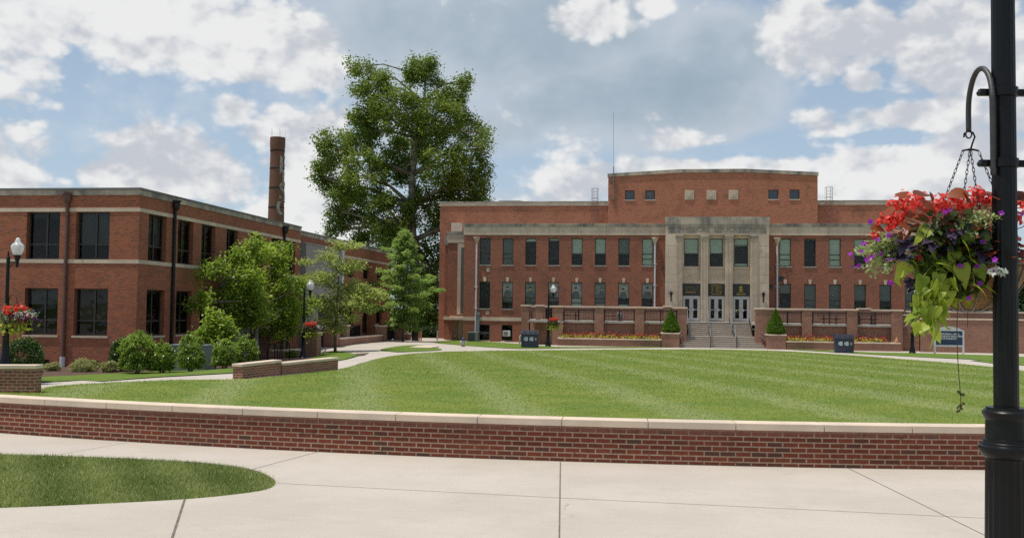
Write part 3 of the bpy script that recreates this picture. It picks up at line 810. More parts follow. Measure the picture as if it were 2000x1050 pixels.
for a, b in ((x0-.05, px0), (px1, x1+.05)):
    cn = MB(); n = round((b-a)/1.33)
    for i in range(n):
        u0, u1 = a+(b-a)*i/n+.006, a+(b-a)*(i+1)/n-.006
        cn.box(u0, u1, YF-.06, YF+.6, ZC0, ZC1-.30, 0); cn.box(u0, u1, YF-.11, YF+.6, ZC1-.30, ZC1-.06, 1); cn.box(u0, u1, YF-.15, YF+.6, ZC1-.06, ZC1, 1)
    cn.build('cornice', [STONE, STONED], GB)
for a, b in ((x0-.03, px0), (px1, x1+.03)): MB().box(a, b, YF-.04, YF+.05, 1.17, 1.52).build('stone_band', STONE, GB)
BL = {('up', 0): [[(0, 1, BLINDD)], [(0, 1, BLINDG)], [(.0, .12, BLIND)], [(.0, .08, BLIND)], [(0, .58, BLIND)], [(0, .58, BLIND)], [(0, .6, BLINDG)], [(0, 1, BLIND)]],
      ('up', 1): [[(0, .1, BLIND)], [(0, .6, BLIND)], [(0, 1, BLIND)], [(0, .3, BLINDG)], [(0, .6, BLIND)], [(0, 1, BLIND)], [(0, .05, BLINDG)], [(0, 1, BLIND)]],
      ('low', 1): [[(0, .6, BLIND)], [(0, .3, BLINDG)], [(0, .9, BLINDG)], [(.02, .58, BLINDG)], [(0, .58, BLINDG)], [(0, 1, BLINDG)], [(0, 1, BLINDG)], [(0, .33, BLINDG)]],
      ('low', 0): [[(0, 1, BLINDG)], [(.58, .76, BLINDG)], [(.58, 1, BLINDG)], [(.58, .7, BLINDG)], [(.58, 1, BLIND)], [(.58, .76, BLINDG), (.76, 1, STONE)], [(.8, 1, BLIND)], [(.85, 1, BLINDG)]]}
for c, zz, row, side, k in wins:
    if row == 'base':
        window(GB, 'x', YF, c-.51, c+.51, zz[0], zz[1], rails=(.62,), blinds=[(.45, .62, BLIND)] if k == 0 and not side else [], gm=GLASSD, sill=.14, sill_m=STONE)
        continue
    po = 10+k if (row == 'low' and side == 0 and k >= 1) else None
    window(GB, 'x', YF, c-.51, c+.51, zz[0], zz[1], rails=(.575, .755), blinds=BL[(row, side)][k], poster=po, sill=.10, gm=GLASS if row == 'up' else GLASSD if po is None and side == 0 else GLASS)
    if row == 'low':
        kb = MB(); kb.prism_y([(c-.10, zz[1]+.01), (c+.10, zz[1]+.01), (c+.15, zz[1]+.42), (c-.15, zz[1]+.42)], YF-.05, YF+.02)
        kb.build('keystone', STONE, GB)
for cx, z in ((-14.95, 5.95), (-14.95, 1.92), (2*CX+14.95, 5.95)):
    vt = MB(); vt.box(cx-.14, cx+.14, YF-.03, YF+.02, z-.17, z+.17, 0); vt.box(cx-.05, cx+.08, YF-.045, YF-.02, z+.02, z+.1, 1); vt.build('wall_vent', [STONE, BLINDD], GB)
for cx, z, w_ in ((11.92, 5.32, .28), (10.98, 4.6, .2)): MB().box(cx-w_, cx+w_, YF-.03, YF+.02, z-.2, z+.2).build('louvre', FRAME, GB)
# downspouts with stone coloured heads
for cx in (-16.05, .62, 11.55, 28.85):
    q = MB(); z0 = TZ if 0 < cx < 12 else -.9
    q.tube([(cx, YF-.12, z0), (cx, YF-.12, 8.5)], .085, 10)
    for z in (z0+.9, z0+3.2, z0+5.2): q.box(cx-.17, cx+.17, YF-.22, YF, z, z+.06)
    d = q.build('downspout', WHITEP, GB, smooth=True, autosmooth=40)
    q = MB(); q.lathe([(.1, 0), (.12, .12), (.22, .30), (.26, .48), (.32, .52), (.32, .62)], (cx, YF-.16, 8.42), 4); q.build('rain_head', STONE, d)

# recessed end bays with the glass block strip; gym block behind
for s in (-1, 1):
    e = CX+s*HW
    def sx(v): return e+s*v
    mb = MB(); YB = 92.3
    mb.box(sx(.0), sx(2.05), YB, YB+4, -1.3, 8.65); mb.box(sx(2.05), sx(2.62), YB+1.4, YB+5, -1.3, 8.5)
    mb.build('end_bay', BR, GB)
    cn = MB(); cn.box(sx(.002), sx(2.1), YB-.08, YB+.5, 8.65, 9.5, 0); cn.box(sx(.002), sx(2.16), YB-.14, YB+.5, 9.5, 9.75, 1); cn.box(sx(2.1), sx(2.67), YB+1.3, YB+2, 8.5, 9.45, 1)
    cn.build('cornice', [STONE, STONED], GB)
    cn = MB(); cn.box(sx(0.003), sx(1.06), YB-.07, YB+.1, 1.7, 8.6, 0); cn.build('stone_surround', STONE, GB)
    gb = MB(); zz = 1.75
    gw = MB(); gw.box(sx(.004), sx(.72), YB-.10, YB-.06, 1.75, 8.2, 0)
    for i in range(5): gw.box(sx(.02+.14*i), sx(.032+.14*i), YB-.115, YB-.10, 1.75, 8.2, 1)
    for i in range(33): gw.box(sx(.004), sx(.72), YB-.113, YB-.1005, 1.75+i*.2, 1.762+i*.2, 1)
    gw.build('glass_block_window', [BLOCK, mat('block_joint', (.22, .215, .18), .8)], GB)
    cn = MB(); cn.box(sx(.004), sx(2.1), YB-1.3, YB+.1, 1.2, 1.42); cn.box(sx(.03), sx(1.6), YB-1.0, YB, 1.423, 1.55); cn.box(sx(2.1), sx(2.7), YB+1.35, YB+2, 1.2, 1.52); cn.build('canopy', STONE, GB)
    if s < 0:
        dm = MB(); dm.box(sx(.05), sx(.88), YB-.06, YB+.05, -.72, 1.15, 0); dm.box(sx(.25), sx(.33), YB-.075, YB-.055, .2, .95, 1)
        D = dm.build('door', [TAN, FRAME], GB); h = MB(); h.box(sx(.14), sx(.18), YB-.12, YB-.06, -.05, .3); h.build('handle', METB, D)
        pm = MB(); pm.box(sx(.93), sx(1.4), YB-.05, YB+.05, -.9, 1.19); pm.build('door_surround', mat('tan_render', (.24, .17, .11), .9), GB)
gym = MB(); GXL, GXR = CX-27.28, CX+27.28
gym.box(GXL, GXR, 97, 120, -1.3, 12.76, 0); gym.build('gym_wall', BRG, GB)
cp = MB()
for a, b in ((GXL-.06, CX-10.16), (CX+10.16, GXR+.06)):
    n = 9
    for i in range(n): cp.box(a+(b-a)*i/n+.005, a+(b-a)*(i+1)/n-.005, 96.93, 97.5, 12.76, 13.1, 0); cp.box(a+(b-a)*i/n+.005, a+(b-a)*(i+1)/n-.005, 96.90, 97.5, 13.1, 13.2, 1)
cp.box(GXL-.06, GXL+.3, 97.51, 120, 12.76, 13.18, 1)
cp.build('gym_coping', [STONE, STONED], GB)
pent = MB(); PY = 96.5; pxl, pxr = CX-10.1, CX+10.1
sq_ops = [(CX+dx-.47, CX+dx+.47, 13.28, 14.2) for dx in (-7.95, -5.95, 5.93, 7.93)]
skin(pent, 'x', PY, pxl, pxr, 10.0, 15.55, sq_ops, .2)
pent.add([(pxl, PY, 15.55), (pxr, PY, 15.55), (CX+3.2, PY, 15.93), (CX-3.2, PY, 15.93)], [(0, 1, 2, 3)])
pent.box(pxl, pxl+.02, PY+.01, 118, 10, 15.55); pent.box(pxr-.02, pxr, PY+.01, 118, 10, 15.55)
pent.build('upper_wall', BRG, GB)
cap = MB()
def capseg(xa, za, xb, zb):
    n = max(1, round((xb-xa)/2.0))
    for i in range(n):
        t0, t1 = i/n, (i+1)/n; xs_, xe = xa+(xb-xa)*t0+.004, xa+(xb-xa)*t1-.004; a, b = za+(zb-za)*t0, za+(zb-za)*t1
        cap.prism_y([(xs_, a), (xe, b), (xe, b+.34), (xs_, a+.34)], PY-.08, PY+.4)
capseg(pxl-.08, 15.55, CX-3.2, 15.93); capseg(CX-3.2, 15.93, CX+3.2, 15.93); capseg(CX+3.2, 15.93, pxr+.08, 15.55)
cap.build('coping', STONED, GB)
for dx in (-7.95, -5.95, 5.93, 7.93): window(GB, 'x', PY, CX+dx-.47, CX+dx+.47, 13.28, 14.2, gm=GLASSB, bar=.07, sill=.1, sill_m=STONE)
for dx in (-2.12, 0, 2.12):
    q = MB(); q.box(CX+dx-.46, CX+dx+.46, PY-.05, PY+.02, 13.26, 14.2, 0); q.box(CX+dx-.3, CX+dx+.3, PY-.08, PY-.05, 13.45, 14.05, 0); q.box(CX+dx-.12, CX+dx+.12, PY-.11, PY-.08, 13.6, 13.9, 0)
    q.build('stone_plaque', STONE, GB)
# antenna, ladders, roof unit
an = MB(); ap = at(1198.5, 330, Y=PY+.2); an.tube([(ap.x, PY-.12, 13.2), (ap.x, PY-.12, 16.6)], .05, 6); an.tube([(ap.x, PY-.12, 16.6), (ap.x-.05, PY-.12, 22.0)], .016, 5)
for z in (13.3, 15.2): an.box(ap.x-.25, ap.x+.25, PY-.14, PY-.0, z, z+.06)
tag(an.build('antenna', METGY, loc=(ap.x, PY-.12, 13.2)), 'thin tall mast antenna on the upper left corner of the gym block', 'antenna')
for k, (pxx, side) in enumerate(((1162, 'left'), (1619, 'right'))):
    a = at(pxx, 400, Y=96.7); q = MB(); xc = a.x
    for dx in (-.2, .2): q.tube([(xc+dx, 96.75, 10.4), (xc+dx, 96.75, 14.4)], .022, 5)
    for i in range(13): q.tube([(xc-.2, 96.75, 10.5+i*.3), (xc+.2, 96.75, 10.5+i*.3)], .014, 4)
    for z in (11.3, 12.4, 13.4, 14.4):
        q.tube([(xc-.36*math.cos(t), 96.75-.6*math.sin(t), z) for t in [math.pi*i/8 for i in range(9)]], .022, 5)
    for t in (.0, .25, .5, .75, 1.): q.tube([(xc-.36*math.cos(math.pi*t), 96.75-.6*math.sin(math.pi*t), 11.3) , (xc-.36*math.cos(math.pi*t), 96.75-.6*math.sin(math.pi*t), 14.4)], .014, 4)
    q.build('roof_ladder', RUST, loc=(xc, 96.8, 10.4), label='caged rusty red roof ladder %s of the tall gym block' % side, cat='ladder', group='caged roof ladders')
q = MB(); a = at(975, 389, Y=101); b = at(1016, 389, Y=101); q.box(a.x, b.x, 101, 104, 12.9, 13.75); q.box(a.x-.1, b.x+.3, 100.9, 104.1, 13.6, 13.7)
q.build('roof_unit', mat('pale_green_metal', (.36, .40, .36), .6), loc=(a.x, 102, 13), label='pale green ventilation box on the roof left of the ladder', cat='roof unit')
q = MB(); a = at(896, 440, Y=96.6); q.box(a.x-.55, a.x+.55, 95.5, 96.9, 9.8, 10.9); q.build('roof_hatch', COPE, GB)

# ---- portico
YP = 88.5; PXL, PXR = 1.55, 10.66
st = MB()
bays = [(3.06, 4.69), (5.33, 6.86), (7.49, 9.06)]
skin(st, 'x', YP, PXL, PXR, TZ-.3, 10.72, [(a, b, TZ-.3, 9.17) for a, b in bays], .45)
st.box(PXL, PXL+.02, YP+.01, YF+.5, TZ-.3, 10.72); st.box(PXR-.02, PXR, YP+.01, YF+.5, TZ-.3, 10.72)
st.add([(PXL, YP, 10.7), (PXR, YP, 10.7), (PXR, YF+1, 10.7), (PXL, YF+1, 10.7)], [(0, 1, 2, 3)])
st.build('portico', STONE, GB)
cp = MB(); n = 8
for i in range(n): cp.box(PXL-.05+(PXR-PXL+.1)*i/n+.004, PXL-.05+(PXR-PXL+.1)*(i+1)/n-.004, YP-.06, YP+.5, 10.12, 10.80, 0)
cp.box(PXL-.04, PXR+.04, YP-.03, YP+.3, 9.98, 10.12, 0); cp.build('cornice', STONED, GB)
fr = MB(); fr.box(PXL+.22, PXR-.22, YP-.012, YP+.02, 9.32, 9.95)
fr.build('frieze', STONED, GB)
tx = MB(); put_text(tx, 'PHYSICAL  EDUCATION', .56, (CX, YP-.014, 9.63), extrude=.006, offset=.004, wide=1.13); tx.build('lettering', mat('carved_letter', (.25, .21, .165), .9, (.16, .14, .115), 2.), GB)
for a, b in ((2.5, 3.06), (4.69, 5.33), (6.86, 7.49), (9.06, 9.66)):
    q = MB(); n = 5; w_ = (b-a)/n
    for i in range(n):
        q.box(a+w_*i+.025, a+w_*(i+1)-.025, YP-.10, YP-.02, TZ, 8.85, 0)
    q.box(a+.003, b-.003, YP-.05, YP+.003, TZ+.001, 8.85, 0); q.box(a-.04, b+.04, YP-.13, YP+.002, 8.853, 9.0, 1); q.box(a-.07, b+.07, YP-.16, YP+.003, 9.003, 9.13, 1)
    q.build('pilaster', [STONE, STONED], GB)
jt = MB()
for z in (2.9, 3.9, 4.9, 5.6, 7.2, 8.2):
    jt.box(PXL+.001, 2.49, YP-.003, YP+.01, z, z+.015); jt.box(9.67, PXR-.001, YP-.003, YP+.01, z, z+.015)
for z0_, z1_ in ((5.6, 7.2), (7.2, 8.2), (3.9, 4.9)):
    jt.box(1.80, 1.815, YP-.003, YP+.01, z0_+.02, z1_-.005); jt.box(10.40, 10.415, YP-.003, YP+.01, z0_+.02, z1_-.005)
jt.build('stone_joint', STONED, GB)
YR = YP+.45
for k, (a, b) in enumerate(bays):
    w0, w1 = a+.16, b-.18
    q = MB()   # recessed infill wall round the window and the sunk panel
    skin(q, 'x', YR, a, b, 4.80, 9.17, [(w0, w1, 6.36, 8.88)], .12)
    q.box(a+.01, b-.01, YR-.10, YR+.05, 6.16, 6.30)
    for f0, f1, y_ in ((.18, .05, .012), (.30, .20, .03), (.42, .34, .05)):
        z0_, z1_ = 5.02+(f0-.18)*1.8, 5.98-(f0-.18)*1.6; u0, u1 = a+f0*(b-a)*.75, b-f0*(b-a)*.75
        for bx in ((u0, u1, z0_, z0_+.045), (u0, u1, z1_-.045, z1_), (u0, u0+.045, z0_+.045, z1_-.045), (u1-.045, u1, z0_+.045, z1_-.045)): q.box(bx[0], bx[1], YR-y_, YR+.01, bx[2], bx[3])
    q.build('bay_panel', STONE, GB)
    window(GB, 'x', YR, w0, w1, 6.36, 8.88, rails=(.55,) if k < 2 else (.25, .57), setback=.05, blinds=[[(0, .55, BLIND)], [(0, .53, BLIND)], [(0, .28, BLIND), (.9, 1, BLIND)]][k], gm=GLASS)
    # banner panel over the doors
    q = MB(); q.box(a+.01, b-.01, YR-.04, YR+.05, 3.70, 4.80, 0); q.build('banner', [BANNER], GB)
    cx = (a+b)/2
    if k == 0:
        t_ = MB(); put_text(t_, 'ETSU', .52, (cx+.02, YR-.045, 4.32), extrude=.003, offset=.01, wide=.95); e_ = t_.build('lettering', OLIVE, GB)
        t_ = MB(); put_text(t_, 'ATHLETICS', .17, (cx-.05, YR-.045, 4.0), extrude=.003, offset=.004, wide=1.1); t_.build('lettering', GOLD, GB)
    elif k == 1:
        P_ = [(-.42, .40), (.36, .40), (.44, .12), (.30, .12), (.24, .22), (-.06, .22), (-.06, .09), (.14, .09), (.20, -.06), (-.06, -.06), (-.06, -.22), (.22, -.22), (.32, -.12), (.46, -.12), (.36, -.42), (-.42, -.42), (-.42, -.24), (-.32, -.2), (-.32, -.06), (-.42, -.02), (-.42, .06), (-.32, .1), (-.32, .2), (-.42, .24)]
        t_ = MB(); pts = [(cx+x*.98, YR-.05, 4.26+z*.95) for x, z in P_]
        t_.tube(pts+[pts[0]], .03, 5); t_.build('letter_emblem', GOLD, GB)
    else:
        t_ = MB(); put_text(t_, 'S', .56, (cx-.02, YR-.045, 4.36), extrude=.004, offset=.03, wide=1.05); t_.box(cx-.22, cx+.2, YR-.047, YR-.04, 4.06, 4.11); t_.build('letter_emblem', GOLD, GB)
        t_ = MB(); put_text(t_, 'SPIRIT SUITE', .15, (cx-.02, YR-.045, 3.87), extrude=.003, offset=.009, wide=.93); t_.build('lettering', GOLD, GB)
    # double doors
    za, zb = TZ+.06, 3.68; dm = MB(); y = YR+.02
    dm.box(a+.04, a+.13, y-.05, y+.06, za, zb); dm.box(b-.13, b-.04, y-.05, y+.06, za, zb); dm.box(a+.13, b-.13, y-.05, y+.06, zb-.14, zb); dm.box(cx-.035, cx+.035, y-.045, y+.055, za, zb-.14)
    dm.add([(a, y+.5, za), (b, y+.5, za), (b, y+.5, zb), (a, y+.5, zb)], [(0, 1, 2, 3)], 1)
    FR_ = dm.build('door_frame', [ALU, DARKIN], GB)
    for u0, u1, hs in ((a+.135, cx-.04, 1), (cx+.04, b-.135, 0)):
        q = MB(); s_ = .13
        q.box(u0, u0+s_, y-.03, y+.03, za, zb-.145); q.box(u1-s_, u1, y-.03, y+.03, za, zb-.145); q.box(u0+s_, u1-s_, y-.03, y+.03, za, za+.26); q.box(u0+s_, u1-s_, y-.03, y+.03, zb-.27, zb-.145); q.box(u0+s_, u1-s_, y-.04, y+.03, za+.98, za+1.04)
        D = q.build('door', ALU, GB)
        q = MB(); q.add([(u0+s_, y, za+.26), (u1-s_, y, za+.26), (u1-s_, y, zb-.27), (u0+s_, y, zb-.27)], [(0, 1, 2, 3)]); q.build('pane', GLASSD, D)
        q = MB(); hx = u1-.07 if hs else u0+.07; q.tube([(hx, y-.05, za+.75), (hx, y-.11, za+.78), (hx, y-.11, za+1.2), (hx, y-.05, za+1.23)], .014, 6); q.build('handle', ALU, D)
    q = MB()
    for dx, z, cw in ((.12, 2.35, 0), (-.5, 2.3, 1)):
        if k == 2 or dx > 0: q.box(cx+dx, cx+dx+.14, y-.055, y-.045, z, z+.2, cw)
    q.build('notice', [SIGNW, mat('yellow_notice', (.62, .52, .10), .7)], GB)
# wall lanterns beside the doors
for sxx, nm in ((2.06, 'left'), (10.17, 'right')):
    q = MB(); z = 3.7
    q.box(sxx-.05, sxx+.05, YP-.05, YP, z-.55, z+.05); q.tube([(sxx, YP-.05, z-.25), (sxx, YP-.22, z-.35), (sxx, YP-.22, z-.1)], .03, 6)
    q.lathe([(.05, -.1), (.09, -.08), (.07, -.06), (.13, .2), (.17, .21), (.16, .26), (.05, .36), (.02, .42)], (sxx, YP-.22, z), 6)
    L_ = q.build('wall_lantern', METB, loc=(sxx, YP-.1, z-.4), label='black wall lantern on the stone portico %s of the doors' % nm, cat='lantern', group='lanterns on the portico')
    q = MB(); q.lathe([(.072, -.04), (.125, .185)], (sxx, YP-.22, z), 6); q.build('lens', mat('milk_glass', (.6, .6, .56), .3), L_)
    for v in q.v: pass

# ------------------------------------------------------------------ terrace with stairs, piers, railings, planters
TX = lambda px, Y, py=640: at(px, py, Y=Y).x
YT = 81.2
sxl, sxr = 3.30, 8.62          # stair width at the top
t_ = MB()
tl, tr = TX(1030, YT), 26.0
for a, b in ((tl, sxl), (sxr, tr)):
    t_.box(a, b, YT-.12, 90, TZ-.17, TZ)
t_.box(sxl, sxr, 84.5, 90, TZ-.17, TZ)
tag(t_.build('terrace', CONCD), kind='structure')


def railing(name, label, a, b, z, h=.95, step=.12, group='terrace railings', posts=2, slope=0.):
    a, b = Vector(a), Vector(b); L = (b-a).length; d = (b-a)/L; c = (a+b)/2
    rt_ = root(name, label, 'railing', (c.x, c.y, z), group)
    q = MB(); q.rbox(c, d, None, L/2, .03, z+h-.07, z+h, dz=slope); q.rbox(c, d, None, L/2, .018, z+.10, z+.14, dz=slope); q.build('rail', METB, rt_)
    q = MB(); n = int(L/step)
    for i in range(1, n):
        t = i/n; p = a+(b-a)*t; zz = slope*(t-.5); q.rbox(p, d, None, .011, .011, z+.10+zz, z+h-.04+zz)
    q.build('baluster', METB, rt_)
    for i in range(posts+1):
        t = i/posts; p = a+(b-a)*min(max(t, .03/L), 1-.03/L); q = MB(); zz = slope*(t-.5); q.rbox(p, d, None, .045, .045, z, z+h+.05+zz); q.build('post', METB, rt_)
    return rt_


def pier(px0_, px1_, Yp, zb, zt, label, dep=.8, group='brick piers', m=None):
    a, b = TX(px0_, Yp), TX(px1_, Yp); c = (a+b)/2
    rt_ = root('brick_pier', label, 'pier', (c, Yp+dep/2, zb), group)
    q = MB(); q.box(a, b, Yp, Yp+dep, zb-.4, zt); q.build('shaft', m or BRT, rt_)
    q = MB(); q.box(a-.06, b+.06, Yp-.06, Yp+dep+.06, zt, zt+.12); q.build('cap', COPE, rt_, bevel=.015)
    return rt_


PZ = 2.50
pl = [(1018, 1033, 85.5, 'brick pier at the far left end of the terrace, nearest the wall'), (1046, 1061, 83.2, 'second brick pier from the left of the terrace, beside the lamp'),
      (1079, 1099, 80.6, 'brick corner pier just right of the left terrace lamp'), (1161, 1179, 80.9, 'brick pier between the two left picnic tables'),
      (1240, 1258, 80.9, 'brick pier left of the cone shrub, by the grill'), (1323, 1341, 80.9, 'brick pier on the left of the stairs'),
      (1476, 1509, 80.9, 'wide brick pier on the right of the stairs'), (1567, 1586, 80.9, 'brick pier right of the right cone shrub'),
      (1655, 1675, 80.9, 'brick pier between the two right picnic tables'), (1744, 1763, 80.6, 'brick pier at the right end of the flower planter')]
for a, b, Y_, lb in pl: pier(a, b, Y_, -.72 if Y_ < 83 else -.78, PZ+(.06 if Y_ > 83 else 0), lb, group='terrace piers')
# lower terrace wall, front
wl = MB()
for a, b in ((TX(1099, YT), sxl-.1), (sxr+.1, TX(1750, YT))): wl.box(a, b, YT+.12, YT+.5, -1.1, TZ-.175)
tag(wl.build('terrace_wall', BRT, loc=(CX, YT, -.7)), 'brick retaining wall under the terrace edge behind the flower planters', 'wall')
# angled end wall at the left
A_, B_, C_ = (TX(1036, 85.6), 85.9), (TX(1056, 83.3), 83.6), (TX(1085, 80.8), 81.2)
for nm, (p, q_) in (('far', (A_, B_)), ('near', (B_, C_))):
    straight_wall('end_wall', '%s angled brick wall closing the left end of the terrace' % nm, p, q_, -.75, -.75, TZ+.66-.0, .34, .0 + .17, .05, m=BRT, cm=CONCD, group=None)
railing('railing', 'short black railing on the far angled wall at the left end of the terrace', (A_[0]+.5, A_[1]-.35), (B_[0]-.25, B_[1]+.2), TZ+.05, .95, posts=1)
railing('railing', 'short black railing behind the left terrace lamp', (B_[0]+.45, B_[1]-.3), (C_[0]-.4, C_[1]+.3), TZ+.05, .95, posts=1)
for a, b, lb in ((1099, 1161, 'black railing in front of the leftmost picnic table'), (1179, 1240, 'black railing in front of the grill and second picnic table'), (1258, 1323, 'black railing behind the left cone shrub'),
                 (1509, 1567, 'black railing behind the right cone shrub'), (1586, 1655, 'black railing in front of the third picnic table, right of the stairs'), (1675, 1744, 'black railing in front of the rightmost picnic table'),
                 (1763, 1830, 'black railing behind the right terrace lamp')):
    railing('railing', lb, (TX(a, YT)+.03, YT), (TX(b, YT)-.03, YT), TZ, .96)
# back parapet behind the tables
for a, b, nm in ((1036, 1322, 'left'), (1490, 1764, 'right')):
    xa, xb = TX(a, 86), TX(b, 86)
    straight_wall('parapet_wall', 'brick parapet with pale coping behind the picnic tables, %s of the stairs' % nm, (xa, 86.2), (xb, 86.2), TZ, TZ, 1.12, .3, .14, .05, m=BRT, foot=.05)
    for f in ((.28, .62) if a < 1400 else (.42, .7)):
        pass
for a, b, lb in ((1296, 1311, 'brick pier on the terrace left of the doors, under the left lantern'), (1677, 1700, 'brick pier at the back of the terrace above the rightmost picnic table')):
    pier(a, b, 85.8, TZ, 2.62, lb, .5, group='terrace piers')
# right solid wall behind the sign
xa = TX(1800, 79.2)
straight_wall('retaining_wall', 'tall solid brick wall with pale coping behind the blue sign', (xa, 79.4), (34, 79.4), -.75, -.75, 2.62, .4, .12, .05, m=BRT)
straight_wall('retaining_wall', 'short shaded brick wall between the lamp and the terrace end pier', (TX(1763, 81), 81.2), (xa+.3, 81.2), -.75, -.75, 2.9, .35, .12, .05, m=BRT)
straight_wall('parapet_wall', 'upper brick parapet with pale coping seen above the wall behind the sign', (TX(1764, 86)+.1, 85.2), (33, 85.2), TZ, TZ, 1.05, .3, .14, .05, m=BRT, foot=.1)

# stairs
ZF = -.73; YS = 80.2; nr = 13; rise = (TZ-ZF)/nr
s = MB(); y = YS
for i in range(nr):
    z1_ = ZF+rise*(i+1); lower = i < 6
    f = i/6 if lower else 1
    a, b = 2.45+(sxl-2.45)*min(1, f), 9.50+(sxr-9.50)*min(1, f)
    yn = y+(.29 if i != 5 else 1.0); last = i == nr-1
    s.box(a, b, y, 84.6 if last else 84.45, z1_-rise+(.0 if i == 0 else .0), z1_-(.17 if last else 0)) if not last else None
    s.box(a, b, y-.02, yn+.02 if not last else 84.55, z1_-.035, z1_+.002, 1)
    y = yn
ST = s.build('stairs', [STEP_SHADE, CONC], loc=(CX, YS, ZF), label='broad concrete stairs in two flights leading up to the entrance doors', cat='stairs')


def handrail(label, pts, zs):
    """two sloping grey tubes with black posts, following plan points and foot heights"""
    rt_ = root('handrail', label, 'handrail', (pts[0][0], pts[0][1], zs[0]), 'stair handrails')
    q = MB()
    for h in (.98, .62): q.tube([(p[0], p[1], z+h) for p, z in zip(pts, zs)], .03, 8)
    q.build('rail', METGY, rt_, smooth=True)
    q = MB()
    for p, z in zip(pts, zs): q.tube([(p[0], p[1], z-.05), (p[0], p[1], z+1.0)], .032, 6)
    n = 14
    for i in range(len(pts)-1):
        for j in range(1, n):
            t = j/n; x = pts[i][0]+(pts[i+1][0]-pts[i][0])*t; y = pts[i][1]+(pts[i+1][1]-pts[i][1])*t; z = zs[i]+(zs[i+1]-zs[i])*t
            if (pts[0][0] < 4 or pts[0][0] > 8): q.tube([(x, y, z+.12), (x, y, z+.62)], .008, 4)
    q.build('post', METB, rt_)


zl = ZF+rise*6
yl = YS+.29*5
prof = [(YS-.02, ZF), (yl+.1, zl), (yl+1.05, zl), (84.35, TZ)]
handrail('leftmost stair handrail, flared outward beside the left planter', [(2.42, prof[0][0]), (3.2, prof[1][0]), (3.34, prof[2][0]), (3.36, prof[3][0])], [p[1] for p in prof])
handrail('left middle stair handrail running up the steps', [(5.06, prof[0][0]), (5.07, prof[1][0]), (5.08, prof[2][0]), (5.10, prof[3][0])], [p[1] for p in prof])
handrail('right middle stair handrail running up the steps', [(7.12, prof[0][0]), (7.05, prof[1][0]), (6.98, prof[2][0]), (6.9, prof[3][0])], [p[1] for p in prof])
handrail('rightmost stair handrail, flared outward beside the right planter', [(9.5, prof[0][0]), (8.75, prof[1][0]), (8.6, prof[2][0]), (8.55, prof[3][0])], [p[1] for p in prof])

# planters
YPL = 79.5
def planter(label, a, b, h, name='flower_planter', back=None, open_=True):
    z0 = -.72; rt_ = root(name, label, 'planter', ((a+b)/2, YPL+.4, z0)); bk = back or YT+.11
    q = MB(); q.box(a, b, YPL, YPL+.3, z0-.4, h-.09); q.box(a, a+.3, YPL+.301, bk, z0-.4, h-.091); q.box(b-.3, b, YPL+.301, bk, z0-.4, h-.091); q.build('wall', BRT, rt_)
    q = MB(); q.box(a-.05, b+.05, YPL-.05, YPL+.33, h-.09, h); q.box(a-.05, a+.33, YPL+.331, bk, h-.09, h-.001); q.box(b-.33, b+.05, YPL+.331, bk, h-.09, h-.001); q.build('coping', COPE, rt_, bevel=.01)
    q = MB(); q.box(a+.301, b-.301, YPL+.301, bk, h-.4, h-.06); q.build('soil', SOIL, rt_)
xa1, xb1 = TX(1090, YPL, 660), TX(1290, YPL, 660)
xa2, xb2 = TX(1537, YPL, 665), TX(1758, YPL, 668)
planter('long brick flower planter left of the stairs with red and yellow flowers', xa1, xb1, -.02)
planter('long brick flower planter right of the stairs with red and yellow flowers', xa2, xb2, .02)
pa1, pb1 = TX(1290, YPL, 660)+.06, TX(1327, YPL, 660)
pa2, pb2 = TX(1499, YPL, 660), TX(1537, YPL, 660)-.06
planter('raised square brick planter with cone shrub left of the stairs', pa1, pb1, .53, 'shrub_planter')
planter('raised square brick planter with cone shrub right of the stairs', pa2, pb2, .53, 'shrub_planter')

# ------------------------------------------------------------------ classroom building (left)
LX, LY = -24.56, 44.0; LXW = -40.
LB = root('classroom_building', 'two storey red brick building with wide dark windows filling the left of the picture', 'building', (LX, LY, -.9))
fw_up = [(-30.5, -28.72), (-27.87, -26.09), (-34.6, -32.8), (-38.4, -36.6)]; fops = []
for a, b in fw_up:
    fops += [(a, b, 4.47, 6.81), (a+.02, b+.02, .74, 3.04), (a+.05, b-.35, -1.0, -.45)]
sops_up = [(44.92, 46.72), (47.95, 49.69), (50.68, 52.41), (53.9, 55.48), (57.39, 59.41), (60.7, 62.3), (63.2, 65.1)]
sops = []
for i, (a, b) in enumerate(sops_up):
    sops.append((a, b, 4.47, 6.81))
    if i not in (3,): sops.append((a, b, .74, 3.04))
mb = MB()
skin(mb, 'x', LY, LXW, LX, -1.6, 7.62, fops, .30); skin(mb, 'y', LX, LY, 66.1, -1.6, 7.62, sops, .30)
mb.box(LXW, LX-.01, 66.08, 66.1, -1.6, 7.62)
WX = LX-.18
wops = [(77.67, 79.67, 4.80, 5.86), (82.1, 84.14, 4.80, 5.86), (86.49, 88.41, 4.80, 5.86), (77.6, 79.7, .0, 2.26), (82.15, 84.2, .0, 2.26), (86.4, 88.3, .0, 2.26)]
skin(mb, 'y', WX, 66.1, 91.4, -1.6, 7.38, wops, .30)
mb.box(LXW, WX-.01, 91.38, 91.4, -1.6, 7.38)
mb.build('wall', BRL, LB)
mb = MB(); mb.add([(LXW, LY, 7.6), (LX, LY, 7.6), (LX, 66.1, 7.6), (LXW, 66.1, 7.6)], [(0, 1, 2, 3)]); mb.add([(LXW, 66.1, 7.35), (WX, 66.1, 7.35), (WX, 91.4, 7.35), (LXW, 91.4, 7.35)], [(0, 1, 2, 3)]); mb.build('roof', CONCD, LB)
cp = MB()
n = 12
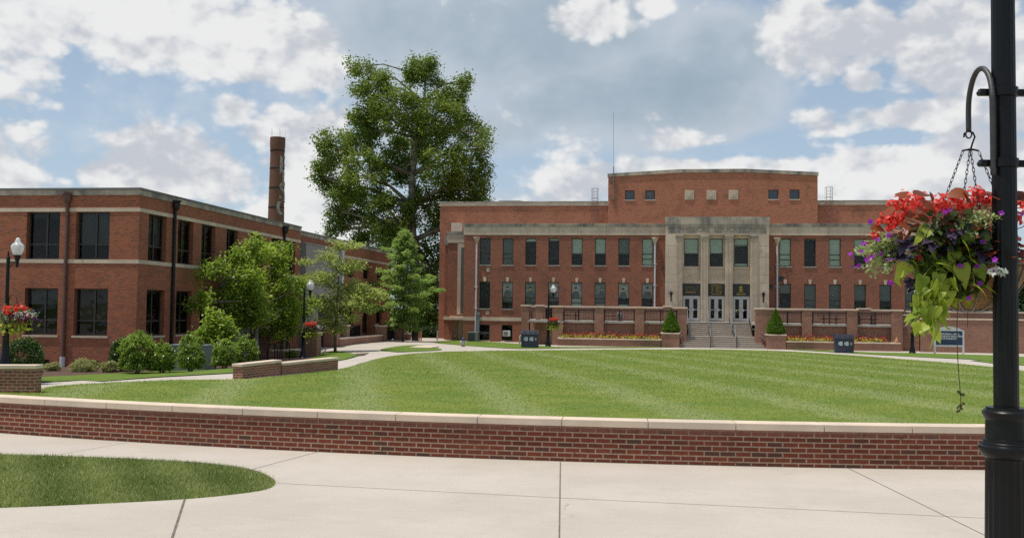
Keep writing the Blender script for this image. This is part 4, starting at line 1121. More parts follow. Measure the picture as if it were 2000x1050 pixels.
for i in range(n): cp.box(LXW+(LX-LXW)*i/n+.004, LXW+(LX-LXW)*(i+1)/n-.004 if i < n-1 else LX+.05, LY-.05, LY+.35, 7.62, 7.88, 0)
n = 16
for i in range(n): cp.box(LX-.35, LX+.05, LY+.351+(66.1-LY-.35)*i/n, LY+.343+(66.1-LY-.35)*(i+1)/n, 7.62, 7.88, 0)
n = 16
for i in range(n): cp.box(WX-.35, WX+.05, 66.15+(91.4-66.15)*i/n, 66.142+(91.4-66.15)*(i+1)/n, 7.38, 7.66, 0)
cp.box(LXW, LX+.09, LY-.09, LY+.3, 7.882, 7.98, 1); cp.box(LX-.3, LX+.09, LY+.301, 66.13, 7.882, 7.98, 1); cp.box(WX-.3, WX+.09, 66.16, 91.45, 7.662, 7.74, 1)
cp.build('coping', [STONED, mat('grey_flashing', (.16, .16, .155), .6)], LB)
bd = MB()
for z0_, z1_ in ((6.812, 7.0), (4.28, 4.468)):
    bd.box(LXW, LX+.025, LY-.025, LY+.05, z0_, z1_); bd.box(LX-.05, LX+.025, LY+.051, 66.1, z0_, z1_)
bd.box(WX-.05, WX+.03, 75.0, 91.3, 6.35, 6.55)
bd.build('stone_band', STONE, LB)
SH = [[(0, .66, BLINDD)], [(0, .66, BLINDG)], [(0, .3, BLINDD)], [(0, .5, BLINDD)]]
for i, (a, b) in enumerate(fw_up):
    window(LB, 'x', LY, a, b, 4.47, 6.81, rails=(.68,), mulls=(.54,), blinds=[(0, .14, BLINDD)] if i == 0 else [(0, .68, BLINDG)], setback=.24, bar=.075, fm=BRONZE, gm=GLASSD, depth=1.2)
    window(LB, 'x', LY, a+.02, b+.02, .74, 3.04, rails=(.68,), mulls=(.54,), blinds=[(0, .34, BLINDG)] if i == 0 else [(0, .68, mat('brown_shade', (.16, .12, .10), .9, (.13, .10, .085)))], setback=.24, bar=.075, fm=BRONZE, gm=GLASSD, sill=.1, sill_m=STONE, depth=1.2)
    window(LB, 'x', LY, a+.05, b-.35, -1.0, -.45, setback=.24, fm=BRONZE, gm=GLASSD)
for i, (a, b) in enumerate(sops_up):
    window(LB, 'y', LX, a, b, 4.47, 6.81, rails=(.68,), mulls=(.5,), blinds=[(0, .68, BLINDG)] if i in (0,) else [(0, .1, BLINDD)], setback=.22, bar=.075, fm=BRONZE, gm=GLASSD, depth=1.2)
    if i != 3: window(LB, 'y', LX, a, b, .74, 3.04, rails=(.68,), mulls=(.5,), blinds=[(0, .1, BLINDD)], setback=.22, bar=.075, fm=BRONZE, gm=GLASSD, sill=.1, sill_m=STONE, depth=1.2)
for a, b, c, d in wops: window(LB, 'y', WX, a, b, c, d, rails=(.6,) if d < 3 else (), mulls=(.5,), setback=.22, bar=.07, fm=BRONZE, gm=GLASSD, depth=1.2)
# stone entrance block on the wing and a stone doorway under the maple
q = MB(); q.box(WX, -24.22, 66.35, 75.0, -1.3, 6.78, 0); q.box(WX, -24.16, 66.29, 75.06, 6.782, 6.88, 0); q.build('stone_entrance', mat('lilac_stone', (.30, .28, .27), .85, (.23, .215, .21), 1.2, 6, .5), LB)
q = MB(); q.box(-24.219, -24.18, 74.55, 75.05, -1.2, 6.778, 0); q.box(-24.219, -24.195, 69.2, 72.2, -.8, 2.2, 1); q.build('doorway', [WHITEP, DARKIN], LB)
q = MB(); q.box(LX, LX+.3, 53.3, 57.2, -1.2, 3.35, 0); q.box(LX, LX+.45, 53.1, 57.3, 3.352, 3.6, 0); q.box(LX+.301, LX+.33, 54.6, 56.2, -.9, 2.1, 1); q.build('stone_entrance', mat('lilac_stone', (.4, .37, .36)), LB); 
q = MB(); q.tube([(LX+.75, 56.8, -.9), (LX+.75, 56.8, 3.3)], .16, 12); q.box(LX+.2, LX+.95, 53.1, 57.3, 3.602, 3.75); q.build('entrance_column', WHITEP, LB)
for (x, y, m_, ox, oy, lo) in ((-28.30, LY, BROWNP, 0, -.1, -.55), (LX, 47.40, METB, .1, 0, -.9), (LX, 62.76, METB, .1, 0, -.9)):  # side pipes coloured black to stand for the shade on that wall
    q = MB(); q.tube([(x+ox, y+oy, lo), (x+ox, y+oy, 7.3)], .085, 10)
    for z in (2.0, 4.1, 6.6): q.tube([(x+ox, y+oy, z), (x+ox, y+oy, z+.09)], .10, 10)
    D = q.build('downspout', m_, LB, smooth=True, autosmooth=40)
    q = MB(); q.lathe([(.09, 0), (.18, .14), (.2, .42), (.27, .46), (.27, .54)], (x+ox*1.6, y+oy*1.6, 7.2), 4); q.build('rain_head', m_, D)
    if m_ is BROWNP:
        q = MB(); q.tube([(x+ox, y+oy, -.95), (x+ox, y+oy, -.3)], .13, 10); q.build('pipe_boot', WHITEP, D, smooth=True, autosmooth=40)

# ------------------------------------------------------------------ chimney far behind
CY = 160.; ct = at(542, 269, Y=CY); cb = at(539, 430, Y=CY); cr = (at(556, 300, Y=CY)-at(528, 300, Y=CY)).x/2
CH = root('chimney_stack', 'tall round dark brick chimney with faded white letters and thin rods on top', 'chimney', (cb.x, CY, -1))
q = MB(); H = ct.z
prof = [(cr*1.34, -1), (cr*1.06, cb.z), (cr*.955, H-5.5), (cr*.93, H-3.0), (cr*.95, H-2.2), (cr*1.0, H-1.5), (cr*1.0, H), (cr*.8, H), (cr*.8, H-1)]
q.lathe(prof, (cb.x, CY, 0), 32); q.build('shaft', brick('brick_chimney', (.22, .07, .05), (.16, .055, .042), (.24, .17, .14), bw=.35, rh=.12, ms=.015), CH, smooth=True, autosmooth=40)
for z in (H-2.3, H-5.4, H-8.8, H-12.2, H-15.6):
    q = MB()
    rr = np.interp(z, [p[1] for p in prof[:6]], [p[0] for p in prof[:6]])
    q.lathe([(rr+.01, z-.11), (rr+.05, z-.1), (rr+.05, z+.1), (rr+.01, z+.11)], (cb.x, CY, 0), 32); q.build('iron_band', METB, CH, smooth=True, autosmooth=40)
q = MB()
for k in range(5):
    t = 2*math.pi*k/5+.3; q.tube([(cb.x+cr*.95*math.cos(t), CY+cr*.95*math.sin(t), H-.2), (cb.x+cr*.95*math.cos(t), CY+cr*.95*math.sin(t), H+1.5)], .016, 4)
q.build('lightning_rod', METGY, CH)
for k, chh in enumerate('ETSC'):
    q = MB(); vs, fs = text_geo(chh, 4.6, .02, .06)
    zc = at(540, (325, 347, 376, 407)[k], Y=CY).z; vv = []
    rr = np.interp(zc, [p[1] for p in prof[:6]], [p[0] for p in prof[:6]])+.06
    for x, y, z in vs:
        a = math.radians(-90+78)+x/rr*.95; vv.append((cb.x+(rr+z)*math.cos(a), CY+(rr+z)*math.sin(a), zc+y))
    q.add(vv, fs); q.build('painted_letter', mat('faded_white', (.46, .42, .40), .9, (.25, .18, .16), 2.), CH)

# ------------------------------------------------------------------ trees and shrubs
rng = np.random.default_rng(11)


def leaf_quads(C, size, upbias=.5, aspect=.6, droop=0., rng=rng, dirs=None):
    n = len(C)
    N = rng.normal(size=(n, 3)); N[:, 2] = np.abs(N[:, 2])+upbias; N /= np.linalg.norm(N, axis=1)[:, None]
    T = rng.normal(size=(n, 3)) if dirs is None else dirs+rng.normal(size=(n, 3))*.35
    T[:, 2] -= droop; T -= N*(T*N).sum(1)[:, None]; T /= np.linalg.norm(T, axis=1)[:, None]+1e-9; B = np.cross(N, T)
    s = size*rng.uniform(.65, 1.25, n); A = T*s[:, None]*.5; Bv = B*(s*aspect)[:, None]*.5
    fold = N*(s*.10)[:, None]
    V = np.stack([C-A, C+Bv*1.0+fold-A*.1, C+A-fold*.5, C-Bv+fold-A*.1], 1).reshape(-1, 3)
    return V, np.arange(4*n).reshape(n, 4)


def shell_points(c, r, n, inner=.35):
    d = rng.normal(size=(n, 3)); d /= np.linalg.norm(d, axis=1)[:, None]
    q = (inner**3+(1-inner**3)*rng.random(n))**(1/3)
    return np.array(c)+d*q[:, None]*np.array(r)


def tree(name, label, base, lobes, trunk, tr, clumps, per, leaf, sig, lm, bm_=None, cat='tree', group=None, limbs=True, twig=.02, aspect=.6, upbias=.5, gap=0., droop=0., flat=1., crown_name='crown', inner=.35):
    """base = foot; lobes = [(centre, radii)]; trunk = points; foliage is many leaves gathered in clumps at twig ends"""
    rt_ = root(name, label, cat, tuple(base), group)
    mb = MB(); bm_ = bm_ or BARK
    trunk = [Vector(p) for p in trunk]; n = len(trunk)
    mb.tube(trunk, [tr*(1-.9*(i/(n-1))**.8) for i in range(n)], 10)
    allc = []; vol = [lo[1][0]*lo[1][1]*lo[1][2] for lo in lobes]; tv = sum(v**.67 for v in vol)
    for (c, r), v in zip(lobes, vol):
        k = max(3, int(clumps*v**.67/tv)); P = shell_points(c, r, k, inner)*1.; P = P+rng.normal(size=P.shape)*np.array(r)*.05
        if gap: P = P[rng.random(k) > gap]
        allc.append(P)
        if limbs:
            c = Vector(c); s = min(trunk, key=lambda p: (p-c).length+max(0, (p.z-c.z)+.15*(c-p).length)*2.2)
            j = trunk.index(s); j = max(j, min(n-2, n//3)); s = trunk[j]; r0 = max(twig*2, tr*(1-.75*j/(n-1))*.55)
            mid = s.lerp(c, .5)+Vector((random.uniform(-.1, .1), random.uniform(-.1, .1), random.uniform(.0, .15)))*(c-s).length
            mb.tube([s, mid, c], [r0, r0*.6, r0*.3], 6)
            for p in P[:max(3, len(P)//3)]:
                q = Vector(p); md = c.lerp(q, .55)+Vector((0, 0, .08*(q-c).length)); mb.tube([mid.lerp(c, random.random()), md, q], [r0*.25, twig, twig*.5], 4, caps=False)
    mb.build('trunk', bm_, rt_, smooth=True)
    Cl = np.concatenate(allc)
    cnt = np.maximum(3, rng.poisson(per, len(Cl)))
    ctone = rng.uniform(-.22, .22, len(Cl))
    C = np.repeat(Cl, cnt, 0); o = rng.normal(size=C.shape)*sig; o[:, 2] *= flat; C = C+o
    V, Fq = leaf_quads(C, leaf, upbias, aspect, droop)
    tone = np.clip(rng.beta(2, 2.4, len(C))+np.repeat(ctone, cnt), 0, 1)
    np_mesh(crown_name, V, Fq, lm, tone=tone, parent=rt_)
    return rt_


def pl(px, py, r, Y, dy=0., ry=None, fy=1.):
    """lobe from its place and radius in the photograph at depth Y"""
    c = at(px, py, Y=Y+dy); k = c.y/math.cos(YAW)/F_PX
    return ((c.x, c.y, c.z), (r*k, r*k*fy, (ry or r)*k))


L_SYC = leafmat('sycamore_leaf', (.075, .135, .018), (.225, .28, .048), .45, .5, .35)
L_MAP = leafmat('maple_leaf', (.11, .20, .020), (.38, .47, .06), .45, .42, .45)
L_DOG = leafmat('dogwood_leaf', (.20, .27, .055), (.44, .48, .14), .46, .5, .35)
L_CYP = leafmat('cypress_needle', (.17, .27, .055), (.34, .45, .125), .45, .6, .2)
L_LAU = leafmat('laurel_leaf', (.055, .125, .015), (.36, .48, .07), .36, .32, .6)
L_DRK = leafmat('holly_leaf', (.025, .065, .014), (.09, .16, .032), .2, .3, .6)
L_VAR = leafmat('variegated_leaf', (.22, .25, .08), (.46, .46, .20), .3, .5, .3)
L_ARB = leafmat('arborvitae_leaf', (.05, .115, .012), (.15, .26, .022), .25, .6, .2)
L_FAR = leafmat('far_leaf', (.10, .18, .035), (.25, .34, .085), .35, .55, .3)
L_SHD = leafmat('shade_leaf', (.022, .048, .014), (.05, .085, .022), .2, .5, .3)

# tall sycamore between the buildings
Ys = 108.
lob = [(735, 165, 38, -2, 0), (712, 140, 18, -1, 0), (825, 150, 40, 1, 0), (810, 132, 20, 0, 0), (882, 185, 38, 2, 0), (775, 215, 55, -3, 0), (855, 232, 58, -2, 0), (915, 255, 40, 3, 0), (925, 320, 30, 2, 0), (700, 265, 48, 2, 0), (655, 290, 44, -1, 0), (633, 318, 22, 0, 0),
       (648, 362, 26, 1, 0), (715, 345, 56, -3, 0), (800, 310, 62, 3, 0), (868, 322, 58, -3, 0), (935, 372, 24, 0, 0), (900, 380, 42, 2, 0), (690, 410, 44, 2, 0), (655, 440, 20, 0, 0), (755, 425, 58, -2, 0), (838, 410, 58, 2, 0), (775, 480, 38, -3, 0), (845, 495, 36, 2, 0), (715, 455, 26, 2, 0), (825, 545, 30, 4, 0), (720, 215, 30, 1, 0), (945, 290, 16, 0, 0), (675, 375, 30, -2, 0), (690, 132, 15, 0, 0), (700, 185, 20, -1, 0), (842, 126, 13, 0, 0), (906, 158, 15, 1, 0), (948, 258, 13, 0, 0), (622, 345, 12, 0, 0), (640, 452, 13, 0, 0), (944, 342, 15, 1, 0), (645, 405, 14, -1, 0), (695, 478, 20, 0, 0), (738, 505, 22, 1, 0), (952, 402, 12, 0, 0), (760, 545, 20, 2, 0), (860, 560, 16, 3, 0)]
b = at(818, 655, Y=Ys); b.z = G(b.x, b.y)
tk = [b]+[at(px, py, Y=Ys) for px, py in ((816, 600), (812, 540), (806, 470), (803, 400), (806, 340), (815, 270), (828, 200), (832, 150))]
tree('sycamore_tree', 'very tall sycamore tree with broad ragged crown rising behind the two brick buildings', b,
     [pl(x, y, r*(.88 if r > 25 else 1.), Ys, dy, fy=1.15) for x, y, r, dy, _ in lob], tk, .85, 1250, 95, .31, .42, L_SYC, BARKP, twig=.04, upbias=.35, gap=.16, inner=.55)
# young maple in front of the left building
Ym = 50.
Ym = 54.
lob = [(470, 505, 28, 0), (505, 490, 32, -.4), (545, 500, 32, .4), (435, 530, 26, 0), (410, 520, 12, -.3), (395, 535, 14, 0), (480, 550, 44, -.6), (540, 555, 46, .3), (585, 560, 24, 0), (395, 590, 22, -.4), (380, 600, 12, 0), (440, 590, 34, .5), (500, 605, 44, -.8), (560, 610, 38, 0), (590, 600, 22, -.5), (540, 640, 28, .4), (575, 640, 18, 0), (460, 630, 24, .3), (612, 590, 12, -.3)]
b = at(497, 705, Y=Ym); b.z = G(b.x, b.y)
tree('maple_tree', 'bushy bright green maple tree in front of the left brick building', b, [pl(x, y, r*.84, Ym, dy*1.2+(x-497)*.05, fy=1.0) for x, y, r, dy in lob],
     [b]+[at(px, py, Y=Ym) for px, py in ((497, 670), (499, 640), (502, 600), (508, 560), (512, 510))], .13, 420, 46, .20, .20, L_MAP, twig=.012, upbias=.5)
Yd = 62.
lob = [(660, 480, 16, 0), (690, 478, 14, 0), (640, 500, 22, 0), (675, 520, 30, 0), (630, 545, 30, -.5), (680, 565, 34, .4), (715, 570, 26, 0), (738, 578, 16, 0), (700, 590, 26, -.5), (650, 595, 34, .5), (615, 590, 22, 0), (680, 615, 24, 0), (720, 600, 18, 0), (640, 630, 22, 0), (660, 640, 18, 0), (600, 510, 14, 0), (607, 545, 16, 0)]
b = at(655, 668, Y=Yd); b.z = G(b.x, b.y)
tree('dogwood_tree', 'loose yellowish green dogwood tree with layered branches beside the stone entrance', b, [pl(x, y, r*1.0, Yd, dy, ry=r*.55) for x, y, r, dy in lob],
     [b]+[at(px, py, Y=Yd) for px, py in ((655, 640), (657, 610), (660, 570), (662, 530), (664, 490))], .11, 420, 26, .19, .28, L_DOG, twig=.012, flat=.35, upbias=.9, gap=.15)
# small tree among the shrubs
Yt = 44.
lob = [(420, 622, 16, 0), (410, 640, 20, 0), (435, 632, 16, 0), (440, 650, 18, 0), (400, 660, 16, 0), (425, 665, 24, 0), (448, 662, 12, 0)]
b = at(420, 720, Y=Yt); b.z = G(b.x, b.y)
tree('sapling', 'small light green sapling growing out between the laurel shrubs', b, [pl(x, y, r, Yt, dy) for x, y, r, dy in lob], [b]+[at(px, py, Y=Yt) for px, py in ((420, 690), (421, 660), (422, 625))], .05, 130, 26, .19, .17, L_MAP, twig=.008)


# bald cypress: tiers of feathery sprays
def cypress(name, label, base, H, prof, nb, lm):
    rt_ = root(name, label, 'tree', tuple(base)); mb = MB()
    mb.tube([base, base+Vector((0, 0, H*.5)), base+Vector((0, 0, H))], [.13, .08, .015], 8)
    C = []; D = []
    for i in range(nb):
        t = (i+.5)/nb; z = H*(.11+.88*t); L = np.interp(t, [p[0] for p in prof], [p[1] for p in prof])*random.uniform(.55, 1.15); a = i*2.399+random.uniform(-.4, .4)
        d = Vector((math.cos(a), math.sin(a), random.uniform(.05, .25)+.35*t)).normalized(); s0 = base+Vector((0, 0, z)); pts = [s0+d*L*k/4+Vector((0, 0, -.10*L*(k/4)**2*1.6)) for k in range(5)]
        mb.tube(pts, [.025, .018, .014, .01, .005], 4, caps=False)
        m_ = int(30*L+12)
        for j in range(m_):
            k = random.random()**.75; q = pts[min(3, int(k*4))].lerp(pts[min(3, int(k*4))+1], k*4-int(k*4)); w_ = .13+.42*L*.5*(1-k*.75)
            side = Vector((-d.y, d.x, 0)); off = side*random.gauss(0, w_*.55)+Vector((0, 0, random.gauss(-.05, .10)))
            for e in range(3):
                C.append(tuple(q+off+Vector((random.gauss(0, .1), random.gauss(0, .1), random.gauss(0, .06))))); dd = d*1.0+side*math.copysign(.7, off.dot(side) or 1)+Vector((0, 0, -.3)); D.append(tuple(dd))
    mb.build('trunk', BARK, rt_, smooth=True)
    C = np.array(C); D = np.array(D); V, Fq = leaf_quads(C, .34, .9, .26, .1, dirs=D)
    np_mesh('crown', V, Fq, lm, tone=np.clip(rng.beta(2, 2.2, len(C)), 0, 1), parent=rt_); return rt_


Yc = 84.
b = at(787, 657, Y=Yc); b.z = G(b.x, b.y); H = at(795, 447, Y=Yc).z-b.z
kx = Yc/math.cos(YAW)/F_PX
cypress('bald_cypress_tree', 'feathery light green conifer with open tiers between the two brick buildings', b, H, [(0, 40*kx), (.2, 68*kx), (.45, 80*kx), (.62, 62*kx), (.8, 38*kx), (.93, 20*kx), (1, 5*kx)], 62, L_CYP)

# backdrop trees in the gap between the buildings and beyond the right end
def crown_tree(label, px, py, Y, lobes, lm, leaf=.3, cl=140, per=40, sig=.5, group='trees in the gap behind the buildings', tr=.15):
    b = at(px, py, Y=Y); b.z = G(b.x, b.y)
    return tree('background_tree', label, b, [pl(x, y, r, Y, 0) for x, y, r in lobes], [b]+[b.lerp(Vector(pl(*lobes[0], Y)[0]), t) for t in (.4, .7, 1.)], tr, cl, per, leaf, sig, lm, group=group, twig=.02)
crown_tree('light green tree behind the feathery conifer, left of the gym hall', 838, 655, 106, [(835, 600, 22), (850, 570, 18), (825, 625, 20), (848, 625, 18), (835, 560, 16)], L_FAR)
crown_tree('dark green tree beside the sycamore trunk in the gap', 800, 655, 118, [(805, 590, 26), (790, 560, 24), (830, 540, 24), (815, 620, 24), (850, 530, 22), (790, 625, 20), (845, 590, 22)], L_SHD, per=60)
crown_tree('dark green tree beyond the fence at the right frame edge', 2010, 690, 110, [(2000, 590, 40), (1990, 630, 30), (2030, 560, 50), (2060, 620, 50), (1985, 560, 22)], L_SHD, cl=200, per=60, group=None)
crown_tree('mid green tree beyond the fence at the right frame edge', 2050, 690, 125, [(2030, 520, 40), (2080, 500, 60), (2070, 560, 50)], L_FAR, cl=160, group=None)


def shrub(name, label, px, top, bot, halfw, Y, lm, leaf=.12, n=1500, group='laurel shrubs by the left building', flatb=.55, spiky=0., cat='shrub', zb=None):
    b = at(px, bot, Y=Y); zg = G(b.x, b.y); k = Y/math.cos(YAW)/F_PX
    zb = zg if zb is None else zb
    H = at(px, top, Y=Y).z-zb; r = halfw*k; rt_ = root(name, label, cat, (b.x, b.y, zb), group)
    mb = MB()
    for i in range(9):
        a = i*2.4; e = Vector((b.x+r*.6*math.cos(a), b.y+r*.6*math.sin(a), zb+H*random.uniform(.5, .85))); mb.tube([Vector((b.x+.05*math.cos(a), b.y+.05*math.sin(a), zb-.05)), e], [.02, .008], 5)
    mb.build('stem', BARK, rt_)
    # clumps on an uneven egg, dense at the skin
    n = int(n*1.7); leaf *= .86; m_ = max(60, n//14); P = shell_points((0, 0, 0), (1, 1, 1), m_, .72); lump = 1+.09*np.sin(np.arctan2(P[:, 1], P[:, 0])*3+px)+.07*np.sin(P[:, 2]*6+px*.7)
    P *= lump[:, None]; P[:, 2] = np.where(P[:, 2] < -.55, -.55-(P[:, 2]+.55)*.2, P[:, 2])
    Cl = np.c_[b.x+P[:, 0]*r*.93, b.y+P[:, 1]*r*.93, zb+H*(.42+.53*P[:, 2])+.04]
    cnt = rng.poisson(22, m_)+6; C = np.repeat(Cl, cnt, 0)+rng.normal(size=(cnt.sum(), 3))*r*.075
    C[:, 2] = np.maximum(C[:, 2], zb+.04)
    out = C-np.array([b.x, b.y, zb+H*.3]); out /= np.linalg.norm(out, axis=1)[:, None]
    out[:, 2] += .6
    V, Fq = leaf_quads(C, leaf, .25, .42, -.2, dirs=out)
    tone = np.clip(rng.beta(2, 2.2, len(C))+np.repeat(rng.uniform(-.2, .25, m_), cnt), 0, 1)
    np_mesh('foliage', V, Fq, lm, tone=tone, parent=rt_)
    return rt_


shrub('shrub', 'dark rounded shrub at the left end of the shrub row', 238, 660, 726, 28, 41.5, L_DRK, .13, 1900)
shrub('shrub', 'tallest wide laurel shrub, second from the left in the row', 268, 645, 728, 36, 40.0, L_LAU, .14, 2600)
shrub('shrub', 'low loose laurel shrub left of the grey cabinet', 316, 667, 725, 29, 40.3, L_LAU, .13, 1700)
shrub('shrub', 'upright laurel shrub in front of the grey cabinet', 372, 656, 724, 29, 40.3, L_LAU, .13, 2000)
shrub('shrub', 'egg shaped laurel shrub right of the grey cabinet', 438, 660, 721, 26, 41.0, L_LAU, .13, 1800)
shrub('shrub', 'rightmost laurel shrub, next to the stepped low wall', 478, 657, 720, 26, 42.5, L_LAU, .13, 1800)
shrub('holly_shrub', 'large glossy dark shrub under the flower basket at the far left', 44, 655, 742, 38, 33.5, L_DRK, .10, 3600, group=None)
for px, t_, b_, hw, lb in ((102, 710, 738, 17, 'small pale variegated shrub beside the glossy dark shrub'), (163, 703, 733, 30, 'wide pale variegated shrub below the left building'), (212, 706, 729, 17, 'narrow pale variegated shrub beside the shrub row')):
    shrub('variegated_shrub', lb, px, t_, b_, hw, 40.5, L_VAR, .10, 900, group='variegated shrubs')
shrub('fern', 'small leafy plant between the bike rack and the lamp', 568, 686, 704, 12, 56.5, L_LAU, .16, 420, group=None, cat='plant')
shrub('hedge_shrub', 'dark hedge clump beyond the black bin in the gap', 838, 640, 663, 30, 100, L_SHD, .22, 1500, group=None)


def cone_shrub(label, px, ptop, pbot, hw, Y, zb):
    b = at(px, pbot, Y=Y); k = Y/math.cos(YAW)/F_PX; H = at(px, ptop, Y=Y).z-zb; r = hw*k
    rt_ = root('cone_shrub', label, 'shrub', (b.x, b.y, zb), 'clipped cone shrubs'); mb = MB(); mb.tube([(b.x, b.y, zb-.05), (b.x, b.y, zb+H*.8)], [.05, .01], 6); mb.build('stem', BARK, rt_)
    n = 9000; u = rng.random(n)**1.3; th = rng.random(n)*2*np.pi; pr = np.where(u < .14, .72+.28*u/.14, (1-(u-.14)/.86)**.82); q = .8+.2*rng.random(n)+.05*np.sin(th*5+u*14)
    C = np.c_[b.x+np.cos(th)*pr*q*r, b.y+np.sin(th)*pr*q*r, zb+.02+H*.97*u]
    d = np.c_[np.cos(th)*.4, np.sin(th)*.4, np.full(n, 1.2)]; V, Fq = leaf_quads(C, .13, .0, .35, 0, dirs=d)
    cl = np.sin(th*7)*np.sin(u*23)*.15
    np_mesh('foliage', V, Fq, L_ARB, tone=np.clip(rng.beta(2, 2.3, n)+cl, 0, 1), parent=rt_)
cone_shrub('clipped cone shaped evergreen in the planter left of the stairs', 1310.5, 602, 650, 18, 80.2, .5)
cone_shrub('clipped cone shaped evergreen in the planter right of the stairs', 1515, 602, 653, 18.5, 80.2, .5)


# bedding flowers: individual plants too many and too small to count
L_BED = leafmat('bedding_leaf', (.05, .10, .02), (.14, .20, .05), .3)
P_RED = leafmat('red_petal', (.68, .022, .018), (.85, .10, .07), .3, .5)
P_YEL = leafmat('yellow_petal', (.62, .38, .02), (.75, .55, .08), .25, .5)
P_PNK = leafmat('pink_petal', (.62, .08, .20), (.7, .3, .4), .25, .5)
P_PUR = leafmat('purple_petal', (.22, .010, .34), (.42, .03, .52), .3, .5)
P_SLV = leafmat('silver_leaf', (.36, .40, .34), (.50, .53, .46), .3, .6)
P_LIM = leafmat('lime_leaf', (.12, .21, .008), (.42, .48, .06), .45, .42)
P_BRZ = leafmat('bronze_leaf', (.10, .020, .010), (.28, .075, .025), .35, .4)


def bed(label, xa, xb, Y, z):
    C, S, M_, T_ = [], [], [], []
    x = xa+.25
    while x < xb-.25:
        for row in range(4):
            yy = Y+.18+row*.26+random.uniform(-.06, .06); h = .12+.10*row+random.uniform(0, .12); yel = row <= 1 and math.sin(x*3.3) > -.7
            for i in range(16): C.append((x+random.gauss(0, .12), yy+random.gauss(0, .1), z+random.uniform(.0, h))); M_.append(0); S.append(.13)
            for i in range(16 if yel else 7): C.append((x+random.gauss(0, .11), yy+random.gauss(0, .09), z+h*random.uniform(.6, 1.25))); M_.append(2 if yel else 1); S.append(.10)
        x += .30+random.uniform(-.05, .05)
    C = np.array(C); V, Fq = leaf_quads(C, np.array(S), .6, .8)
    np_mesh('bedding_flowers', V, Fq, [L_BED, P_RED, P_YEL], tone=rng.random(len(C)), matidx=M_, loc=((xa+xb)/2, Y, z), label=label, cat='flowers', kind='stuff')
bed('massed red and yellow bedding flowers in the planter left of the stairs', xa1, xb1, YPL+.3, -.1)
bed('massed red and yellow bedding flowers in the planter right of the stairs', xa2, xb2-.35, YPL+.3, -.06)

# ------------------------------------------------------------------ lamp posts and hanging baskets
def make_lamp(label, loc, sc=1., rot=0.):
    rt_ = root('lamp_post', label, 'street lamp', (0, 0, 0), 'campus lamp posts')
    q = MB(); q.lathe([(.24, 0), (.24, .07), (.21, .10), (.19, .2), (.165, .35), (.15, .40), (.155, .43), (.13, .5), (.115, 1.25), (.135, 1.30), (.14, 1.36), (.115, 1.42), (.10, 1.5), (.085, 1.52)], n=20, flute=(.08, .5, 1.25)); q.build('base', POLE, rt_, smooth=True, autosmooth=30)
    q = MB(); q.lathe([(.075, 1.5), (.06, 3.95), (.075, 3.97), (.075, 4.03), (.05, 4.06), (.03, 4.16), (.04, 4.2), (.005, 4.27)], n=16, flute=(.1, 1.55, 3.9)); q.build('shaft', POLE, rt_, smooth=True, autosmooth=30)
    q = MB(); q.tube([(.05, 0, 3.86), (.36, 0, 3.86)], .022, 8); q.tube([(.06, 0, 3.70), (.13, 0, 3.73), (.2, 0, 3.80), (.24, 0, 3.85)], .015, 6); q.lathe([(.035, 3.66), (.05, 3.74), (.06, 3.86), (.09, 3.98), (.10, 4.05), (.13, 4.08), (.13, 4.12)], (.36, 0, 0), 14); q.build('arm', POLE, rt_, smooth=True, autosmooth=40)
    q = MB(); q.lathe([(.12, 4.12), (.155, 4.16), (.21, 4.30), (.225, 4.42), (.215, 4.48), (.19, 4.51), (.13, 4.56), (.085, 4.64), (.065, 4.72), (.04, 4.75), (.012, 4.76)], (.36, 0, 0), 20); g_ = q.build('globe', GLOBE, rt_, smooth=True, autosmooth=35)
    q = MB(); q.lathe([(.012, 4.755), (.02, 4.78), (.004, 4.83)], (.36, 0, 0), 8); q.build('finial', POLE, g_)
    q = MB(); q.tube([(.06, 0, 2.0), (.085, 0, 2.35)]+[(.085+.16*(1-math.cos(t)), 0, 2.45+.22*math.sin(t)) for t in [math.pi*i/10 for i in range(11)]]+[(.405, 0, 2.33)], .013, 6); q.build('basket_hook', POLE, rt_, smooth=True)
    return rt_


def place(rt_, loc, sc=1., rot=0.):
    rt_.location = loc; rt_.scale = (sc,)*3; rt_.rotation_euler = (0, 0, rot); ORG[rt_.name] = Vector(loc)


